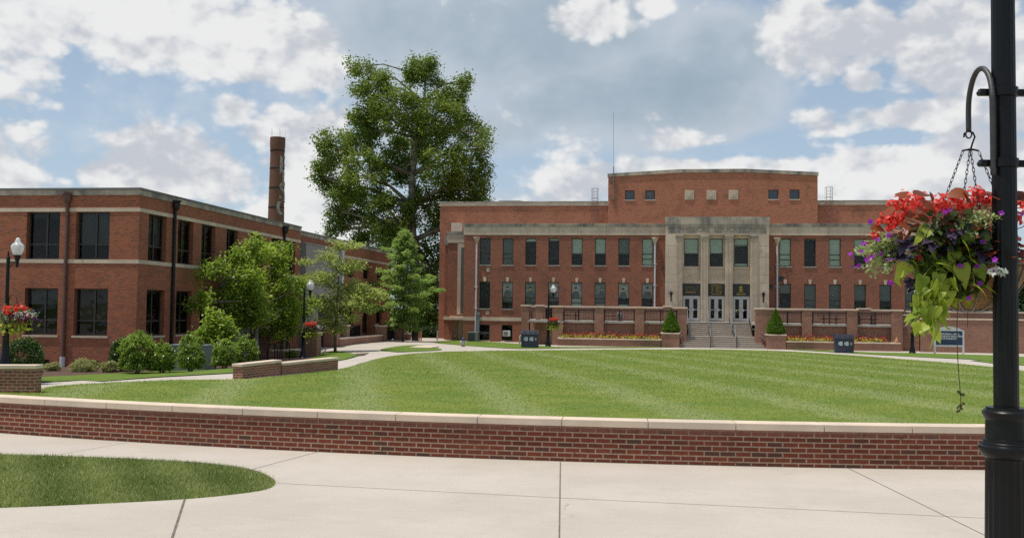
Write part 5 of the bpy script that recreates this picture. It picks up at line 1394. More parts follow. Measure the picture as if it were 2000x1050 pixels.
def make_basket(label):
    rt_ = root('hanging_basket', label, 'flower basket', (0, 0, 0), 'hanging flower baskets')
    q = MB(); q.lathe([(.03, -.50), (.14, -.47), (.23, -.38), (.28, -.24), (.29, -.18), (.27, -.18)], n=16); bw_ = q.build('bowl', mat('coir', (.22, .12, .05), .95, (.12, .065, .03), 30), rt_, smooth=True)
    q = MB()
    for i in range(8):
        a = i*math.pi/4; q.tube([(r*1.03*math.cos(a), r*1.03*math.sin(a), z) for r, z in ((.04, -.51), (.15, -.475), (.235, -.385), (.285, -.24), (.295, -.17))], .007, 4)
    for i in range(3): a = i*2.1; q.tube([(.28*math.cos(a), .28*math.sin(a), -.18), (0, 0, .32)], .004, 3)
    q.build('wire', METB, bw_)
    def blob(name, n, f, size, lm, asp=.7, dr=0.):
        C = np.array([f() for i in range(n)]); V, Fq = leaf_quads(C, size, .4, asp, dr); np_mesh(name, V, Fq, lm, tone=rng.random(n), parent=rt_)
    g = random.gauss
    def sph(r, z, zs):
        def f():
            a = random.random()*6.283; q_ = r*random.random()**.5; return (q_*math.cos(a), q_*math.sin(a), z+g(0, zs)-.25*(q_/r)**2*r)
        return f
    blob('foliage', 520, sph(.42, -.02, .10), .12, L_BED)
    blob('red_flower', 300, sph(.36, .10, .07), .10, P_RED, .9)
    blob('purple_flower', 90, lambda: (g(0, .33), g(0, .33), g(-.10, .07)), .06, P_PUR, .9)
    blob('pink_flower', 50, lambda: (g(.33, .07), g(0, .12), g(-.14, .06)), .08, P_PNK, .9)
    blob('silver_foliage', 120, lambda: (g(.35, .14), g(-.05, .2), g(-.05, .05)), .10, P_SLV, .4)
    blob('trailing_vine', 150, lambda: (g(.05, .22), g(-.12, .16), -.3-abs(g(0, .22))), .12, P_LIM, .8, .6)
    return rt_


LP = make_lamp('black lamp post with white acorn globe at the left frame edge', (0, 0, 0))
def lamp_loc(px, py, Y): q = at(px, py, Y=Y); return Vector((q.x, q.y, G(q.x, q.y)))
l0 = lamp_loc(8, 745, 32.5); l0.z = at(20, 460, Y=32.5).z-4.83
place(LP, l0)
BK = make_basket('hanging flower basket on the lamp post at the left frame edge')
place(BK, l0+Vector((.405, 0, 2.02)), 1.25)
for lb, px, Y, ytop, bl in (('black lamp post with white globe beside the maple tree', 592.5, 55.8, 543, 'hanging flower basket on the lamp post beside the maple tree'), ('black lamp post with white globe in front of the left end of the terrace', 1070.5, 75.0, 553, 'hanging flower basket in front of the left end of the terrace'), ('black lamp post left of the blue sign, partly behind trailing leaves', 1782, 74.0, 556, 'hanging flower basket on the lamp post left of the blue sign')):
    q = lamp_loc(px, 676, Y); zt = at(px+6, ytop, Y=Y).z; s_ = (zt-q.z)/4.83
    c = copy_tree(LP); c['label'] = lb; place(c, q, s_)
    c = copy_tree(BK); c['label'] = bl; place(c, q+Vector((.41, 0, 1.98))*s_, s_*1.12, random.random()*.6)

# ------------------------------------------------------------------ street furniture
def make_bin():
    rt_ = root('recycling_station', '', 'recycling bin', (0, 0, 0), 'navy recycling stations')
    q = MB(); W_, D_, H_ = 1.22, .72, .92
    q.prism_y([(-W_/2+.03, 0.02), (W_/2-.03, 0.02), (W_/2, H_), (-W_/2, H_)], -D_/2, D_/2, 0); q.box(-W_/2+.06, W_/2-.06, -D_/2+.05, D_/2-.05, 0, .03)
    b_ = q.build('body', NAVY, rt_, bevel=.015)
    q = MB(); q.box(-W_/2-.03, W_/2+.03, -D_/2-.03, D_/2+.03, H_, H_+.04); pr = [(-D_/2-.01, H_+.04), (D_/2+.01, H_+.04), (D_/2+.01, H_+.30), (-D_/2+.12, H_+.30)]
    vs = [(x, y, z) for x in (-W_/2, W_/2) for y, z in pr]; q.add(vs, [(0, 1, 2, 3), (7, 6, 5, 4), (0, 4, 5, 1), (1, 5, 6, 2), (2, 6, 7, 3), (3, 7, 4, 0)]); q.build('lid', NAVY, rt_)
    for x, hx in ((-.33, .1), (.05, .1), (.40, .14)):
        q = MB(); f = lambda t: (-D_/2-.012+.13*t, H_+.06+.22*t); n = 14; pts = []
        for i in range(n):
            a = 2*math.pi*i/n; u = x+hx*math.cos(a); t = .5+.38*math.sin(a); y_, z_ = f(t); pts.append((u, y_-.004, z_))
        q.add(pts, [tuple(range(n))]); q.build('opening', DARKIN, rt_)
    q = MB(); y_ = -D_/2-.004
    tl_ = mat('teal_print', (.10, .30, .36), .5, (.05, .18, .24), 12)
    for x in (-.40, -.02): q.box(x, x+.10, y_, y_+.01, .50, .76, 2); q.box(x+.10, x+.26, y_, y_+.01, .50, .76, 1); q.box(x+.14, x+.2, y_-.002, y_, .58, .66, 0); q.box(x+.02, x+.07, y_-.002, y_, .56, .7, 1)
    q.box(.33, .50, y_, y_+.01, .60, .66, 3); q.box(.38, .45, y_+.001, y_+.009, .52, .74, 3)
    q.build('sticker', [NAVY, SIGNW, tl_, mat('faded_print', (.30, .31, .26), .6)], rt_); return rt_
b0 = make_bin(); q = at(1035, 681.5, Y=71.); b0['label'] = 'navy recycling station in front of the left end of the terrace'; place(b0, (q.x, q.y, G(q.x, q.y)), 1.06, .05)
c = copy_tree(b0); q = at(1648, 690, Y=72.5); c['label'] = 'navy recycling station in front of the right flower planter'; place(c, (q.x, q.y, G(q.x, q.y)), 1.08, -.03)

# sign
sg = root('name_sign', 'blue name sign with white frame and two legs on the grass at right', 'sign', tuple(lamp_loc(1853, 692, 74.)))
Yg = 74.; k = Yg/math.cos(YAW)/F_PX; q0 = at(1826, 690, Y=Yg); q1 = at(1881.5, 692, Y=Yg); zt = at(1855, 646, Y=Yg).z; zb = at(1855, 673.5, Y=Yg).z; zp = at(1853, 637.8, Y=Yg).z; cx = (q0.x+q1.x)/2
for x in (q0.x, q1.x): MB().box(x-.06, x+.06, Yg-.06, Yg+.06, -1, zt).build('leg', SIGNW, sg)
q = MB(); q.box(q0.x+.061, q1.x-.061, Yg-.05, Yg+.05, zb-.11, zb)
n = 12; q.prism_y([(q0.x-.061, zt), (q1.x+.061, zt)]+[(q1.x+.061-(q1.x-q0.x+.122)*i/n, zt+.02+(zp-zt)*math.sin(math.pi*i/n)**.8) for i in range(0, n+1)], Yg-.055, Yg+.055); q.build('frame', SIGNW, sg)
q = MB(); q.box(q0.x+.062, q1.x-.062, Yg-.035, Yg+.035, zb+.001, zt-.001); q.build('panel', SIGNB, sg)
zc = (zt+zb)/2+.12
q = MB()
for s_, dz in (('MEMORIAL HALL', .17), ('J. MADISON BROOKS', 0), ('GYMNASIUM', -.17)): put_text(q, s_, .165, (cx-.03, Yg-.04, zc+dz), extrude=.003, offset=.006, wide=1.22)
q.build('lettering', SIGNW, sg)
q = MB(); q.prism_y([(cx-.08, (zt+zp)/2+.09), (cx+.08, (zt+zp)/2+.09), (cx+.08, (zt+zp)/2), (cx, (zt+zp)/2-.07), (cx-.08, (zt+zp)/2)], Yg-.062, Yg-.054); q.build('shield_emblem', GOLD, sg)

# hydrant
q = lamp_loc(904.5, 676, 71.); hy = root('fire_hydrant', 'small silver fire hydrant with blue cap on the grass', 'hydrant', tuple(q))
m1 = MB(); m1.lathe([(.15, 0), (.15, .05), (.10, .07), (.10, .38), (.13, .40), (.13, .45), (.11, .47)], tuple(q), 14); m1.tube([q+Vector((-.23, 0, .34)), q+Vector((.23, 0, .34))], .065, 10); m1.tube([q+Vector((0, 0, .30)), q+Vector((0, -.22, .30))], .08, 10)
m1.build('body', mat('silver_paint', (.42, .42, .44), .4, (.30, .30, .33), 8, metal=.3), hy, smooth=True, autosmooth=40)
m1 = MB(); m1.lathe([(.13, .47), (.13, .55), (.09, .64), (.03, .68), (.03, .74)], tuple(q), 14); m1.build('cap', mat('navy_paint', (.03, .04, .13), .45), hy, smooth=True)
m1 = MB(); m1.lathe([(.152, -.02), (.152, .10)], tuple(q), 14); m1.build('collar', mat('pinkish_paint', (.35, .20, .17), .6), hy)

# condenser, conduit, window air conditioner, standpipe
q = at(923, 669, Y=88.6); X0 = at(913, 669, Y=88.6).x; X1 = at(933, 669, Y=88.6).x; zg = -.82
ac = root('condenser_unit', 'grey outdoor condenser unit against the basement wall', 'air conditioner', (q.x, 89, zg))
m1 = MB(); m1.box(X0, X1, 88.5, 89.4, zg, zg+.95); m1.build('casing', METGY, ac, bevel=.02)
m1 = MB()
for i in range(8): m1.box(X0+.06+(X1-X0-.3)*i/8, X0+.06+(X1-X0-.3)*i/8+.035, 88.47, 88.5, zg+.1, zg+.88)
m1.build('grille', METB, ac)
m1 = MB(); x = at(933.5, 640, Y=89.8).x; m1.box(x-.13, x+.13, 89.7, 89.99, -.9, 1.7); m1.box(x-.2, x+.2, 89.65, 89.99, 1.7, 2.0); m1.build('duct', METGY, loc=(x, 89.8, -.9), label='vertical grey metal duct on the basement wall beside the condenser', cat='duct')
x = -15.25+pitchw; wa = root('window_air_conditioner', 'white window air conditioner in the basement window', 'air conditioner', (x, 89.8, 0))
m1 = MB(); m1.box(x-.34, x+.34, 89.6, 90.2, -.25, .27); m1.build('casing', WHITEP, wa, bevel=.02); m1 = MB(); m1.box(x-.27, x+.15, 89.58, 89.6, -.19, .21); m1.build('grille', BLINDG, wa)
q = at(1015, 674, Y=80.5); zt = at(1015, 655, Y=80.5).z; m1 = MB(); m1.tube([(q.x, q.y, -.8), (q.x, q.y, zt-.06), (q.x+.06, q.y, zt), (q.x+.32, q.y, zt)], .05, 8)
m1.build('standpipe', WHITEP, loc=(q.x, q.y, -.75), smooth=True, label='white bent standpipe beside the left recycling station', cat='pipe')

# door handrails by the basement door
for px, Y, lb in ((853, 91.4, 'grey handrail left of the tan basement door'), (886, 90.2, 'dark handrail in front of the tan basement door')):
    q = at(px, 660, Y=Y); z = -.85; m1 = MB(); m1.tube([(q.x, q.y, z-.1), (q.x, q.y, z+1.0), (q.x+.12, q.y-.2, z+1.0), (q.x+.32, q.y-1.1, z+.45), (q.x+.34, q.y-1.2, z-.1)], .03, 6); m1.tube([(q.x, q.y, z+.5), (q.x+.32, q.y-1.1, z+.05)], .02, 6)
    m1.build('handrail', METGY if px < 860 else METB, loc=(q.x, q.y, z), smooth=True, label=lb, cat='handrail')

# picnic tables
def make_table():
    rt_ = root('picnic_table', '', 'picnic table', (0, 0, 0), 'black picnic tables on the terrace')
    q = MB()
    for i in range(6): q.box(-.95, .95, -.40+.135*i, -.40+.135*i+.12, .72, .76)
    q.build('tabletop', METB, rt_)
    for s_ in (-1, 1):
        q = MB(); q.box(-.75, .75, s_*.72-.15, s_*.72-.01, .43, .47); q.box(-.75, .75, s_*.72+.01, s_*.72+.15, .43, .47); q.build('bench_seat', METB, rt_)
    for x in (-.5, .5):
        q = MB(); q.tube([(x, -.05, .72), (x, -.05, .03)], .03, 6); q.tube([(x, .05, .72), (x, .05, .03)], .03, 6); q.tube([(x, -.75, .42), (x, 0, .30), (x, .75, .42)], .025, 6); q.tube([(x, -.6, .0), (x, .6, .0)], .03, 6); q.build('leg', METB, rt_)
    return rt_
tb = make_table()
for i, (px, lb) in enumerate(((1113, 'leftmost black picnic table, nearest the left terrace lamp'), (1186, 'black picnic table next to the grill'), (1621, 'black picnic table seen whole through the railing right of the stairs'), (1691, 'rightmost black picnic table on the terrace'))):
    c = tb if i == 0 else copy_tree(tb); c['label'] = lb; q = at(px, 625, Y=83.6); place(c, (q.x, 83.6, TZ), .98, (.02, .05, 0, .1)[i])
q = at(1211, 622, Y=82.6); gr = root('grill', 'small park grill with wooden lid and white shelf on the terrace', 'grill', (q.x, 82.6, TZ))
m1 = MB(); m1.box(q.x-.24, q.x+.24, 82.4, 82.8, TZ+.35, TZ+.62); m1.tube([(q.x-.2, 82.5, TZ), (q.x-.2, 82.5, TZ+.4)], .02, 5); m1.tube([(q.x+.2, 82.5, TZ), (q.x+.2, 82.5, TZ+.4)], .02, 5); m1.lathe([(.14, 0), (.15, .1), (.15, .26), (.10, .3)], (q.x+.05, 82.6, TZ+.02), 10); m1.build('body', METGY, gr)
m1 = MB(); m1.box(q.x-.26, q.x+.1, 82.36, 82.84, TZ+.62, TZ+.68); m1.build('shelf', WHITEP, gr)
m1 = MB(); m1.tube([(q.x-.2, 82.6, TZ+.68), (q.x-.06, 82.6, TZ+.85), (q.x+.05, 82.6, TZ+1.0)], [.05, .075, .03], 7); m1.tube([(q.x, 82.6, TZ+.93), (q.x+.38, 82.6, TZ+1.18)], .018, 6); m1.build('handle', mat('wood', (.40, .22, .10), .7), gr)
# terracotta figure on the planter
q = at(1751, 668, Y=YPL+.2); m1 = MB(); m1.lathe([(.17, 0), (.17, .03), (.155, .1), (.115, .18), (.10, .22), (.085, .26), (.065, .31), (.072, .36), (.05, .41), (.005, .44)], (q.x, YPL+.16, .023), 14); m1.tube([(q.x-.1, YPL+.08, .13), (q.x-.02, YPL+.0, .18)], .04, 6); m1.tube([(q.x+.11, YPL+.08, .12), (q.x+.03, YPL+.0, .17)], .04, 6)
m1.build('garden_statue', TERRA, loc=(q.x, YPL+.16, .023), smooth=True, label='small terracotta seated figure on the end of the right flower planter', cat='statue')

# left courtyard: piers, walls, fence
def cpier(a, b, ptop, pbot, Y, lb):
    xa, xb = TX(a, Y), TX(b, Y); zt = at((a+b)/2, ptop, Y=Y).z; zg = G(xa, Y); rt_ = root('brick_pier', lb, 'pier', ((xa+xb)/2, Y+.35, zg), 'courtyard piers')
    q = MB(); q.box(xa, xb, Y, Y+(xb-xa), zg-.4, zt-.12); q.build('shaft', BRT, rt_); q = MB(); q.box(xa-.06, xb+.06, Y-.06, Y+xb-xa+.06, zt-.12, zt); q.build('cap', COPE, rt_, bevel=.012); return (xa+xb)/2, zt
cp1 = cpier(502, 527, 638, 697, 57.0, 'brick pier behind the bike rack, right of the maple trunk')
cp2 = cpier(594, 619, 648, 688, 58.5, 'brick pier just behind the lamp beside the maple')
cp3 = cpier(631, 656, 639, 678, 67.5, 'brick pier at the near end of the sloping courtyard wall')
cp4 = cpier(733, 751, 635, 668, 82.5, 'brick pier at the far end of the sloping courtyard wall')
cp5 = cpier(657, 677, 634, 674, 71.5, 'brick pier behind the sloping wall, under the dogwood')
cp6 = cpier(714, 733, 632, 668, 86.0, 'back brick pier behind the far end of the sloping wall')
cp7 = cpier(770, 789, 634, 664, 90.0, 'brick pier at the foot of the feathery conifer')
za, zb = at(656, 660, Y=67.8).z, at(752, 653, Y=82.5).z; pA, pB = (TX(656, 67.8), 68.), (TX(750, 82.6)-.25, 82.6)
W5 = root('courtyard_wall', 'long sloping low brick wall with coping left of the walkway', 'wall', ((pA[0]+pB[0])/2, 75, -.7)); d_ = Vector((pB[0]-pA[0], pB[1]-pA[1])); c_ = ((pA[0]+pB[0])/2, (pA[1]+pB[1])/2)
q = MB(); q.rbox(c_, d_, None, d_.length/2-.2, .17, -1.3, (za+zb)/2-.1, dz=zb-za); q.build('wall', BRT, W5); q = MB(); q.rbox(c_, d_, None, d_.length/2-.2, .22, (za+zb)/2-.1, (za+zb)/2, dz=zb-za); q.build('coping', COPE, W5, bevel=.01)
straight_wall('courtyard_wall', 'low brick kerb wall under the railing behind the bike rack', (TX(527, 57.4), 57.4), (TX(594, 58.8), 58.8), -.9, -.9, .42, .35, .1, m=BRT)
straight_wall('courtyard_wall', 'short low brick wall beside the black bin', (TX(789, 90.4), 90.4), (TX(803, 90.4), 90.4), -.85, -.85, .62, .3, .1, m=BRT)
for a, ya, b, yb, z, lb, h in ((440, 56.9, 502, 57.2, -.5, 'black courtyard railing left of the bike rack pier', 1.05), (527, 57.4, 594, 58.8, -.42, 'black courtyard railing behind the bike rack', 1.05), (619, 59.2, 631, 67.3, -.6, 'black gate railing between two courtyard piers', 1.15), (677, 72, 714, 86, -.45, 'black courtyard railing behind the sloping wall', 1.2), (751, 83, 770, 90, -.75, 'black railing right of the far end of the sloping wall', 1.3)):
    railing('railing', lb, (TX(a, ya), ya), (TX(b, yb), yb), z, h, .14, group='courtyard railings')
rl = [0]
def cyl_bin():
    q = at(810.5, 663, Y=88.5); z = G(q.x, q.y); rt_ = root('litter_bin', 'round black litter bin at the end of the walkway', 'litter bin', (q.x, q.y, z)); m1 = MB(); m1.lathe([(.33, 0), (.33, .04), (.30, .06), (.36, .9), (.40, .92), (.40, .97)], (q.x, q.y, z), 20, flute=(.04, .1, .88)); m1.build('body', METB, rt_)
    m1 = MB(); m1.lathe([(.40, .97), (.37, 1.06), (.25, 1.14), (.1, 1.17)], (q.x, q.y, z), 20); m1.build('lid', METB, rt_, smooth=True)
cyl_bin()
for i, px in enumerate((818.5, 822.5)):
    q = at(px, 662, Y=89.2); z = G(q.x, q.y); m1 = MB(); m1.lathe([(.07, 0), (.07, .92), (.05, .96)], (q.x, q.y, z), 10); m1.build('bollard', TERRA, loc=(q.x, q.y, z), label='slim reddish bollard post next to the black litter bin, %s one' % ('nearer' if i == 0 else 'farther'), cat='bollard', group='bollards by the bin')
# bike rack
q0 = on_ground(545, 703); Yb = 54.5; z = G(at(545, 703, Y=Yb).x, Yb)
bk = root('bike_rack', 'black bike rack of three loops behind the stepped low wall', 'bike rack', (at(545, 703, Y=Yb).x, Yb, z))
for (a, b, dy, h) in ((524, 543, 0, .95), (538, 552, .35, 1.05), (548, 566, .7, 1.15)):
    xa, xb = TX(a, Yb+dy), TX(b, Yb+dy); rr = (xb-xa)/2; zt_ = z+h-rr; q = MB()
    q.tube([(xa, Yb+dy, z-.05), (xa, Yb+dy, zt_)]+[((xa+xb)/2-rr*math.cos(t), Yb+dy, zt_+rr*math.sin(t)) for t in [math.pi*i/12 for i in range(1, 12)]]+[(xb, Yb+dy, zt_), (xb, Yb+dy, z-.05)], .032, 8); q.build('loop', METB, bk, smooth=True)
# utility cabinet behind the shrubs
Yk = 42.; X0, X1 = TX(332, Yk), TX(402, Yk); z = G(X0, Yk); zt = at(370, 673, Y=Yk).z
uc = root('utility_cabinet', 'grey green metal utility cabinet mostly hidden behind the laurel shrubs', 'cabinet', ((X0+X1)/2, Yk+.4, z)); q = MB(); q.box(X0, X1, Yk, Yk+.9, z-.05, zt-.06); q.build('body', mat('cabinet_green', (.20, .25, .24), .5, (.16, .20, .19)), uc, bevel=.015)
q = MB(); q.box(X0-.03, X1+.03, Yk-.03, Yk+.93, zt-.06, zt); q.build('lid', MATS['cabinet_green'], uc, bevel=.01)
# slab in the teardrop lawn
q = on_ground(829, 679); m1 = MB(); m1.box(q.x-.75, q.x+.75, q.y-1.3, q.y+1.3, G(q.x, q.y)-.1, G(q.x, q.y)+.10); m1.build('access_slab', COPE, loc=(q.x, q.y, G(q.x, q.y)), label='flat pale concrete access slab in the small teardrop lawn', cat='slab', bevel=.02)
# fence and wall at the right edge
Yf = 80.; straight_wall('retaining_wall', 'low brick wall with coping under the fence at the right frame edge', (TX(1985, Yf), Yf), (44, Yf), -.75, -.75, .62+.9, .35, .12, .05, m=BRT)
railing('railing', 'black fence on the low wall at the right frame edge', (TX(1986, Yf), Yf+.05), (43.5, Yf+.05), .9, 1.5, .16, group=None, posts=4)

# ------------------------------------------------------------------ foreground lamp post
DL = 5.8
def dp(px, py, depth): return CAMP+direction(px, py)*depth
pc = dp(1966, 850, DL); PX_, PY_ = pc.x, pc.y
def zl_(py, depth=DL): return dp(1966, py, depth).z
FL = root('lamp_post', 'tall thick fluted black lamp post close by at the right frame edge', 'street lamp', (PX_, PY_, 0), 'campus lamp posts')
c0 = (PX_, PY_, 0)
z1, z2 = zl_(885), zl_(800)
q = MB(); q.lathe([(.24, 0), (.24, .08), (.20, .12), (.185, .3), (.16, .42), (.155, .50), (.128, .56), (.118, z1-.05), (.118, z1-.02)], c0, 40, flute=(.10, .57, z1-.05)); q.build('base', POLE, FL, smooth=True, autosmooth=28)
q = MB(); q.lathe([(.112, z1-.03), (.135, z1-.015), (.152, z1+.01), (.158, z1+.03), (.155, z1+.045), (.138, z1+.055), (.136, z1+.065), (.130, z1+.070), (.130, z1+.085), (.118, z1+.09), (.116, z2-.06), (.122, z2-.052), (.132, z2-.03), (.134, z2-.012), (.124, z2), (.114, z2+.004), (.114, z2+.016), (.078, z2+.018)], c0, 40)
q.build('collar', POLE, FL, smooth=True, autosmooth=35)
q = MB(); q.lathe([(.0705, z2), (.069, 3.0), (.064, 5.2), (.075, 5.22), (.075, 5.3), (.03, 5.4)], c0, 40, flute=(.075, z2+.01, 5.1)); q.build('shaft', POLE, FL, smooth=True, autosmooth=20)
for py in (175, 316):
    z = zl_(py); q = MB(); q.lathe([(.072, -.028), (.081, -.026), (.081, .026), (.072, .028)], (PX_, PY_, z), 28)
    for s_ in (-1, 1):
        q.rbox((PX_+s_*.113*CR.x, PY_+s_*.113*CR.y), (CR.x, CR.y), None, .036, .016, z-.02, z+.02); q.tube([(PX_+s_*.135*CR.x+.028*_sy, PY_+s_*.135*CR.y-.028*_cy, z), (PX_+s_*.135*CR.x-.03*_sy, PY_+s_*.135*CR.y+.03*_cy, z)], .018, 8)
    q.build('clamp', POLE, FL, smooth=True, autosmooth=35)
DB = 6.15
arm = [dp(1940, 342, DL+.03), dp(1939, 260, DL+.03), dp(1938, 200, DL+.03), dp(1937.5, 180, DL+.04), dp(1934, 156, DL+.08), dp(1927, 140, DL+.13), dp(1918, 134, DL+.18), dp(1908, 140, DL+.23), dp(1899, 160, DL+.29), dp(1893, 190, DL+.33), dp(1891.5, 220, DB), dp(1892, 256, DB)]
sa = []
for i in range(len(arm)-1):
    P0, P1, P2, P3 = arm[max(i-1, 0)], arm[i], arm[i+1], arm[min(i+2, len(arm)-1)]
    for j in range(4):
        t = j/4; sa.append(.5*((2*P1)+(P2-P0)*t+(2*P0-5*P1+4*P2-P3)*t*t+(3*P1-P0-3*P2+P3)*t**3))
sa.append(arm[-1]); q = MB(); q.tube(sa, .0165, 10)
e = arm[-1]
q.tube([e+Vector((.018*math.cos(t), 0, -.02+.026*math.sin(t))) for t in [2*math.pi*i/12 for i in range(13)]], .005, 6); q.build('basket_hook', mat('worn_black', (.05, .05, .05), .5, (.03, .03, .03), 20), FL, smooth=True)

# ---- its hanging basket, full of flowers
bc = dp(1893, 527, DB); BZ = bc.z; RB = .335
HB = root('hanging_basket', 'large hanging basket overflowing with red, purple and lime plants on the nearest lamp post', 'flower basket', (bc.x, bc.y, BZ), 'hanging flower baskets')
hk = dp(1893, 262, DB); plt_ = dp(1895, 294, DB)
q = MB(); q.tube([hk+Vector((-.032, 0, -.02)), hk+Vector((-.03, 0, .004)), hk+Vector((-.008, 0, .018)), hk+Vector((.022, 0, .01)), hk+Vector((.034, 0, -.018)), hk+Vector((.022, 0, -.05)), plt_], .0055, 6)
q.tube([plt_+Vector((-.05, 0, -.002)), plt_+Vector((0, 0, .010)), plt_+Vector((.05, 0, -.002))], .006, 6); q.lathe([(.02, 0), (.02, .01)], tuple(plt_), 10); q.build('hook', METB, HB, smooth=True)
for ang, sp in ((math.pi+.25, .05), (-.25+.2, .05), (-math.pi/2, .008), (math.pi/2, .008)):
    a = plt_+Vector((sp*math.cos(ang), sp*math.sin(ang), -.006)); b = Vector((bc.x+RB*math.cos(ang), bc.y+RB*math.sin(ang), BZ+.02)); L = (b-a).length; d = (b-a)/L; n = int(L/.03); q = MB(); s1 = d.orthogonal().normalized(); s2 = d.cross(s1)
    for i in range(n):
        c = a+d*(L*(i+.5)/n); sd = s1 if i % 2 else s2
        q.tube([c+d*.020*math.cos(t)+sd*.0075*math.sin(t) for t in [2*math.pi*k/8 for k in range(9)]], .0024, 4, caps=False)
    q.build('chain', METB, HB, smooth=True)
q = MB(); prof = [(.02, -.262), (.10, -.255), (.18, -.225), (.25, -.165), (.30, -.09), (RB, 0), (RB, .03), (RB-.03, .03)]; q.lathe(prof, (bc.x, bc.y, BZ), 32)
BW = q.build('bowl', mat('coir_fibre', (.30, .17, .06), .95, (.14, .07, .03), 22, 8, .6, .8, 90), HB, smooth=True)
q = MB()
for i in range(14):
    a = 2*math.pi*i/14+.1; q.tube([(bc.x+(r+.006)*math.cos(a), bc.y+(r+.006)*math.sin(a), BZ+z-.004) for r, z in prof[:7]], .0045, 5)
for r, z in ((RB, .03), (.10, -.255)): q.tube([(bc.x+(r+.008)*math.cos(t), bc.y+(r+.008)*math.sin(t), BZ+z) for t in [2*math.pi*i/32 for i in range(33)]], .005, 5)
q.build('wire_frame', mat('dark_wire', (.16, .16, .15), .5), BW, smooth=True)


def leaf_shape(c, L, out, nrm, kind='heart', curl=.25, wide=1.):
    """one shaped leaf as a folded fan: c = where the stalk joins, out = tip direction"""
    out = Vector(out).normalized(); nrm = Vector(nrm); nrm = (nrm-out*nrm.dot(out)).normalized(); sd = out.cross(nrm)
    half = {'heart': [(-.10, .20), (-.06, .42), (.12, .50), (.35, .42), (.60, .26), (.82, .11), (1.0, 0)], 'oval': [(.05, .12), (.22, .27), (.45, .33), (.68, .26), (.87, .12), (1.0, 0)], 'lobed': [(-.05, .16), (.05, .48), (.22, .30), (.38, .44), (.55, .22), (.8, .12), (1.0, 0)]}[kind]
    mids = [0]+[max(0, t) for t, w_ in half]; V = []; 
    def P(t, w_): return c+out*(t*L)+sd*(w_*L*wide)+nrm*(L*(-curl*t*t+.22*abs(w_)-.25*abs(w_)*t))
    spine = [P(max(0, t)*.98, 0) for t, w_ in half]; l = [P(t, w_) for t, w_ in half]; r = [P(t, -w_) for t, w_ in half]; n = len(half)
    V = [P(0, 0)]+spine[:-1]+l+r[:-1]; S0, L0, R0 = 1, n, n+n; F = []
    def s_(i): return 0 if i < 0 else S0+min(i, n-2)
    F.append((0, L0, S0)); F.append((0, S0, R0))
    for i in range(n-1):
        a, b = S0+i, (S0+i+1 if i+1 <= n-2 else L0+n-1)
        F.append((a, L0+i, L0+i+1, b) if b != L0+i+1 else (a, L0+i, L0+i+1))
        rr = R0+i+1 if i+1 <= n-2 else L0+n-1
        F.append((a, b, rr, R0+i) if b != rr else (a, rr, R0+i))
    return V, F


class Leaves(MB):
    def __init__(s): super().__init__(); s.tone = []
    def leaf(s, *a, tone=.5, **k):
        V, F = leaf_shape(*a, **k); s.add(V, F); s.tone += [tone]*len(F); return s
    def petals(s, c, r, n, size, out=None, tl=0., th=1.):
        for i in range(n):
            d = Vector((random.gauss(0, 1), random.gauss(0, 1), random.gauss(0, 1))).normalized(); p = Vector(c)+d*r*random.uniform(.3, 1)
            if out: d = (d+Vector(out)*.6).normalized()
            t = d.orthogonal().normalized(); t.rotate(Matrix.Rotation(random.random()*6.28, 3, d)); b = d.cross(t); k = size*random.uniform(.7, 1.2)
            s.add([p-t*k*.5, p+b*k*.42+d*k*.12, p+t*k*.5, p-b*k*.42+d*k*.12], [(0, 1, 2, 3)]); s.tone.append(random.uniform(tl, th))
    def strip(s, pts, r, n=5, tone=.3):
        k = len(s.f); s.tube(pts, r, n, caps=False); s.tone += [tone]*(len(s.f)-k)


def front(px, py, extra=0.):
    """depth on the near face of the plant mass"""
    u = min(1, abs(px-1893)/210); return DB-.33*math.sqrt(1-u*u)+extra
rv = random.Random(5)
toC = Vector((-FW.x, -FW.y, 0)).normalized()
def outward(p): d = Vector((p.x-bc.x, p.y-bc.y, 0)); return d.normalized() if d.length > .02 else toC.copy()

RED = [(1764, 385, 22), (1766, 402, 20), (1785, 395, 26), (1797, 391, 22), (1743, 399, 20), (1824, 411, 30), (1812, 405, 18), (1839, 396, 22), (1867, 388, 24), (1877, 398, 20), (1903, 381, 26), (1899, 395, 24), (1913, 375, 15), (1931, 392, 16), (1759, 423, 20), (1749, 430, 20), (1737, 428, 16), (1717, 434, 9), (1708, 459, 13), (1724, 421, 10), (1739, 444, 12), (1859, 452, 10), (1796, 504, 8), (1995, 394, 18), (1990, 428, 16), (2012, 405, 22), (1921, 386, 18), (1850, 405, 16), (1980, 400, 12), (1885, 412, 14), (1958, 395, 16)]
centre = bc+Vector((0, 0, .05)); stems = Leaves()
for px, py, r in RED:
    dpt = front(px, py, rv.uniform(.0, .30)) if py < 440 else front(px, py); c = dp(px, py, dpt); rr = r*DB/F_PX
    q = Leaves(); q.petals(c, rr*.8, int(10+r*1.1), .034, out=toC*.5+Vector((0, 0, .5)))
    q.build('begonia_flower', P_RED, HB)
    md = centre.lerp(c, .5)+Vector((0, 0, .06)); stems.strip([centre+Vector((rv.uniform(-.2, .2), rv.uniform(-.2, .2), 0)), md, c], .0028, 5, .2)
stems.build('begonia_stem', mat('red_stem', (.07, .022, .012), .5), HB, smooth=True)
bz = Leaves()
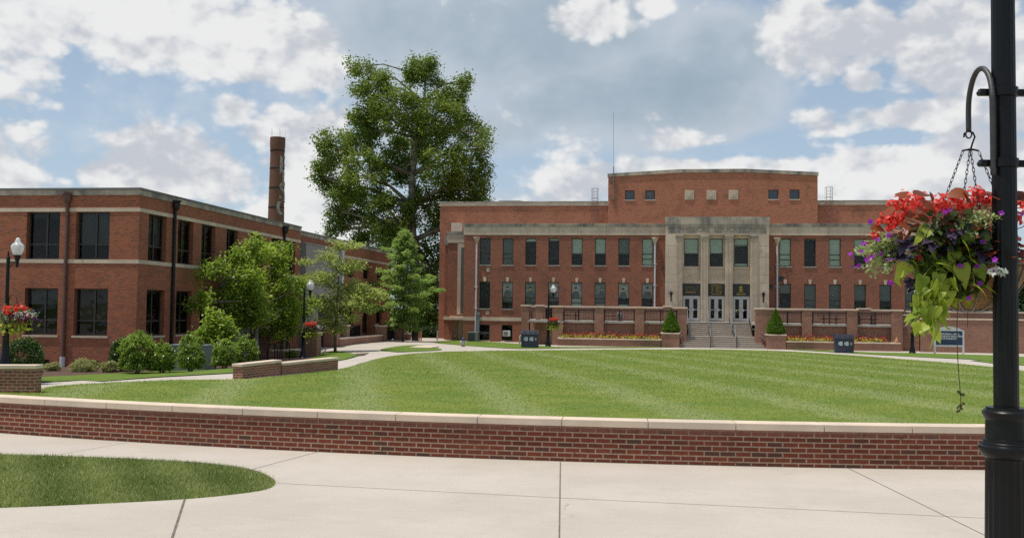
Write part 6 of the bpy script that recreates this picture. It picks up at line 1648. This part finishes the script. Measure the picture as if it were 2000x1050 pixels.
for px, py, L in [(1800, 376, 34), (1733, 412, 26), (1716, 446, 26), (1757, 457, 34), (1809, 397, 28), (1872, 376, 32), (1923, 377, 30), (1744, 474, 18), (1780, 418, 24), (1800, 424, 26), (1859, 416, 24), (1989, 380, 26), (1928, 457, 34), (1884, 420, 24), (1822, 386, 20), (1765, 380, 24), (1842, 380, 22), (1890, 383, 26), (1945, 382, 26), (1905, 440, 30), (1850, 432, 26), (1830, 440, 24), (1790, 445, 26), (1770, 440, 24), (2004, 385, 26), (1775, 470, 22)]:
    c = dp(px, py, front(px, py, rv.uniform(0, .12))); o = outward(c); u = (o*.7+Vector((rv.uniform(-.6, .6), rv.uniform(-.6, .6), rv.uniform(-.2, .5)))).normalized(); L_ = L*1.25*DB/F_PX
    bz.leaf(c-u*L_*.5, L_, u, toC*.7+Vector((rv.uniform(-.4, .4), 0, .7)), kind='oval', tone=rv.uniform(.35, 1), wide=1.25)
for i in range(330):
    a = rv.random()*6.283; e_ = rv.uniform(-.1, 1.1); r = rv.uniform(.10, .34); c = bc+Vector((r*math.cos(a)*1.05, r*math.sin(a)*1.05, .02+.26*rv.random()*(1-(r/.42)**2)+.02)); o = outward(c); u = (o+Vector((rv.uniform(-.8, .8), rv.uniform(-.8, .8), rv.uniform(-.4, .6)))).normalized()
    bz.leaf(c, rv.uniform(.05, .095), u, Vector((rv.uniform(-.5, .5), rv.uniform(-.5, .5), 1)), kind='oval', tone=rv.uniform(0, .55), wide=1.2)
bz.build('begonia_leaf', P_BRZ, HB, smooth=True)
dk = Leaves()
for px, py in [(1770, 475), (1785, 468), (1760, 490), (1752, 500), (1775, 500), (1850, 452), (1868, 449), (1858, 458), (1783, 545), (1786, 560), (1795, 478), (1820, 470), (1900, 475), (1845, 490), (1835, 480), (1920, 490), (1930, 475), (1880, 470)]:
    c = dp(px, py, front(px, py, rv.uniform(-.02, .08))); o = outward(c)
    for k in range(3): dk.leaf(c, rv.uniform(.07, .11), (o+Vector((rv.uniform(-.7, .7), 0, rv.uniform(-.9, .3)))).normalized(), Vector((rv.uniform(-.3, .3), -.3, 1)), kind='lobed', tone=rv.random())
dk.build('dark_vine_leaf', leafmat('dark_purple_leaf', (.018, .010, .022), (.07, .05, .09), .15, .35), HB, smooth=True)
lm = Leaves()
LIME = [(1812, 459, 40, -60), (1887, 463, 36, 10), (1880, 486, 46, 40), (1816, 497, 38, 60), (1781, 515, 20, 50), (1831, 524, 30, 80), (1875, 533, 46, 20), (1889, 512, 44, 50), (1773, 531, 38, -60), (1803, 551, 36, -30), (1791, 569, 30, 0), (1823, 567, 40, -30), (1853, 575, 38, 0), (1903, 569, 38, 70), (1920, 567, 30, 75), (1795, 588, 32, -35), (1816, 587, 36, -10), (1832, 604, 32, 20), (1802, 600, 32, -40), (1821, 580, 40, -20), (1808, 597, 30, 20), (1825, 610, 40, -15), (1838, 614, 34, 35), (1790, 627, 38, -75), (1812, 622, 34, -10), (1823, 640, 54, 8), (1836, 629, 32, 40), (1795, 608, 30, -40), (1810, 640, 26, -20), (1845, 556, 30, 10), (1862, 552, 28, -10), (1835, 545, 32, -20), (1800, 535, 30, -40), (1865, 500, 30, -30), (1850, 515, 28, 30), (1910, 530, 30, 30), (1795, 470, 18, -50), (1826, 655, 26, 12), (1790, 645, 18, -30), (1780, 632, 18, -60)]
vs_ = Leaves()
for px, py, L, a in LIME:
    c = dp(px, py-L*.3, front(px, py, -.05 if py > 540 else -.02)+rv.uniform(-.04, .04)); a = R(a+rv.uniform(-12, 12)); u = CR*math.sin(a)-CU*math.cos(a)+toC*rv.uniform(.05, .45); n_ = toC*rv.uniform(.1, .7)+Vector((rv.uniform(-.6, .6), rv.uniform(-.3, .3), rv.uniform(.6, 1.2)))
    lm.leaf(c, L*rv.uniform(.8, 1.05)*DB/F_PX, u, n_, kind='heart', tone=rv.uniform(.1, 1), curl=rv.uniform(.1, .6), wide=rv.uniform(.7, 1.))
    st = bc+Vector((0, 0, .06))+outward(c)*.25 if py < 590 else dp(1822, 560, front(1822, 560)); vs_.strip([st, st.lerp(c, .5)+Vector((0, 0, .05)), c], .0035, 5, .4)
for i in range(60):
    t_ = rv.random(); px, py = 1835-22*t_+rv.gauss(0, 16), 545+95*t_; c = dp(px, py, front(px, py, rv.uniform(-.10, .10))); u = CR*rv.uniform(-.9, .9)-CU*rv.uniform(.2, 1)+toC*rv.uniform(-.2, .5)
    lm.leaf(c, rv.uniform(.045, .085), u, toC*rv.uniform(-.2, .8)+Vector((rv.uniform(-.8, .8), 0, rv.uniform(.3, 1))), kind='heart', tone=rv.uniform(0, .9), curl=rv.uniform(.1, .7), wide=.85)
for i in range(170):
    px, py = rv.gauss(1850, 40), rv.gauss(535, 26); c = dp(px, py, front(px, py, rv.uniform(.0, .12))); u = CR*rv.uniform(-.8, .8)-CU*rv.uniform(-.2, 1)+toC*.2
    lm.leaf(c, rv.uniform(.03, .06), u, toC+Vector((rv.uniform(-.6, .6), 0, rv.uniform(.2, 1))), kind='heart', tone=rv.uniform(0, .7))
gf = Leaves()
for i in range(520):
    a = rv.random()*6.283; q_ = rv.random()**.5; px, py = 1866+86*q_*math.cos(a), 492+84*q_*math.sin(a); c = dp(px, py, front(px, py, rv.uniform(-.02, .14))); u = CR*rv.uniform(-1, 1)-CU*rv.uniform(-.5, 1)+toC*rv.uniform(0, .6)
    gf.leaf(c, rv.uniform(.035, .075), u, toC*rv.uniform(.0, .9)+Vector((rv.uniform(-.8, .8), 0, rv.uniform(.3, 1.1))), kind=rv.choice(('oval', 'oval', 'lobed', 'heart')), tone=rv.random(), curl=rv.uniform(.1, .6))
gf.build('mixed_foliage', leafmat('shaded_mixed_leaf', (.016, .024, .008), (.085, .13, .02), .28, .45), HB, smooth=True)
lm.build('lime_vine_leaf', P_LIM, HB, smooth=True); vs_.build('lime_vine_stem', leafmat('lime_stem', (.20, .28, .03), (.3, .36, .05)), HB, smooth=True)
sv = Leaves()
for i in range(75):
    px, py = rv.gauss(1712, 20), rv.gauss(497, 20); c1_ = dp(max(1662, px), min(545, py), front(max(1690, px), py, rv.uniform(-.05, .15))); st = dp(1765, 495, front(1765, 495, .05)); md = st.lerp(c1_, .55)+Vector((0, 0, .03)); pts = [st, md, c1_]; sv.strip(pts, .0022, 4, .5)
    for k in range(17):
        t = .35+.65*k/16; p = (st.lerp(md, t*2) if t < .5 else md.lerp(c1_, t*2-1)); d = Vector((rv.gauss(0, 1), rv.gauss(0, 1), rv.gauss(.2, .7))).normalized(); sv.leaf(p, rv.uniform(.016, .032), d, Vector((rv.gauss(0, .5), rv.gauss(0, .5), 1)), kind='oval', tone=rv.random())
for i in range(30):
    px, py = rv.gauss(1925, 16), rv.gauss(426, 9); c1_ = dp(min(px, 1948), py, front(1925, py, rv.uniform(-.03, .1))); 
    for k in range(12): p = c1_+Vector((rv.gauss(0, .018), rv.gauss(0, .02), rv.gauss(0, .012))); sv.leaf(p, rv.uniform(.015, .03), Vector((rv.gauss(0, 1), rv.gauss(0, 1), rv.gauss(.2, .5))), Vector((0, 0, 1)), kind='oval', tone=rv.random())
sv.build('pale_green_foliage', leafmat('pale_green_leaf', (.22, .30, .08), (.46, .50, .26), .4), HB)
dm_ = Leaves()
for i in range(9):
    c1_ = dp(rv.uniform(1938, 1966), rv.uniform(508, 538), DL-.12+rv.uniform(-.03, .03)); st = dp(1925, 535, DB-.36); pts = [st, st.lerp(c1_, .5)+Vector((0, 0, .012)), c1_]; dm_.strip(pts, .003, 4, .5)
    for k in range(7): p = st.lerp(c1_, .5+.5*k/6); dm_.leaf(p, rv.uniform(.02, .04), (c1_-st).normalized()+Vector((rv.gauss(0, .6), rv.gauss(0, .6), rv.gauss(0, .6))), Vector((0, -.3, 1)), kind='lobed', tone=rv.random())
dm_.build('silver_foliage', P_SLV, HB)
for px, py in [(1700, 433), (1713, 468), (1687, 475), (1681, 491), (1661, 497), (1664, 521), (1677, 519), (1693, 508), (1703, 501), (1719, 496), (1739, 552), (1735, 508), (1956, 416), (1943, 507), (1923, 524), (1913, 553), (1875, 519), (1893, 581), (1941, 528), (1845, 413), (1855, 410), (1920, 472), (1737, 460), (1909, 520), (1995, 418), (2002, 440)]:
    dd = DL-.10 if 1935 < px < 1985 else front(px, py, -.04); c = dp(px, py, dd); ax = (toC+Vector((rv.gauss(0, .6), rv.gauss(0, .4), rv.gauss(.2, .5)))).normalized(); t = ax.orthogonal().normalized(); b = ax.cross(t); q = Leaves()
    for k in range(5):
        a = k*1.2566; d = t*math.cos(a)+b*math.sin(a); d2_ = ax.cross(d); r = .019*rv.uniform(.8, 1.1)
        q.add([c, c+d*r*.6+d2_*r*.42+ax*.006, c+d*r+ax*.004, c+d*r*.6-d2_*r*.42+ax*.006], [(0, 1, 2, 3)]); q.tone.append(rv.random())
    q.strip([c, c-ax*.02, c-ax*.035+outward(c)*-.02], .003, 5, .2)
    q.build('petunia_flower', P_PUR, HB)
tv = Leaves()
pts = [dp(1872, 575, DB-.34), dp(1869, 640, DB-.35), dp(1870, 690, DB-.35), dp(1873, 735, DB-.35), dp(1876, 770, DB-.35), dp(1877, 800, DB-.35)]; tv.strip(pts, .0028, 5, .1)
tv.strip([dp(1890, 597, DB), dp(1890, 640, DB)], .002, 4, .1)
for px, py, s_ in ((1873, 768, 10), (1868, 764, 12), (1879, 768, 8), (1878, 786, 9), (1873, 795, 10), (1880, 790, 8), (1876, 800, 9), (1871, 792, 7)): tv.leaf(dp(px, py, DB-.35), s_*DB/F_PX, CR*rv.uniform(-1, 1)-CU*.3, toC+Vector((0, 0, .5)), kind='oval', tone=rv.random())
tv.build('trailing_stem', leafmat('brown_stem', (.10, .06, .025), (.10, .14, .03), .2), HB)
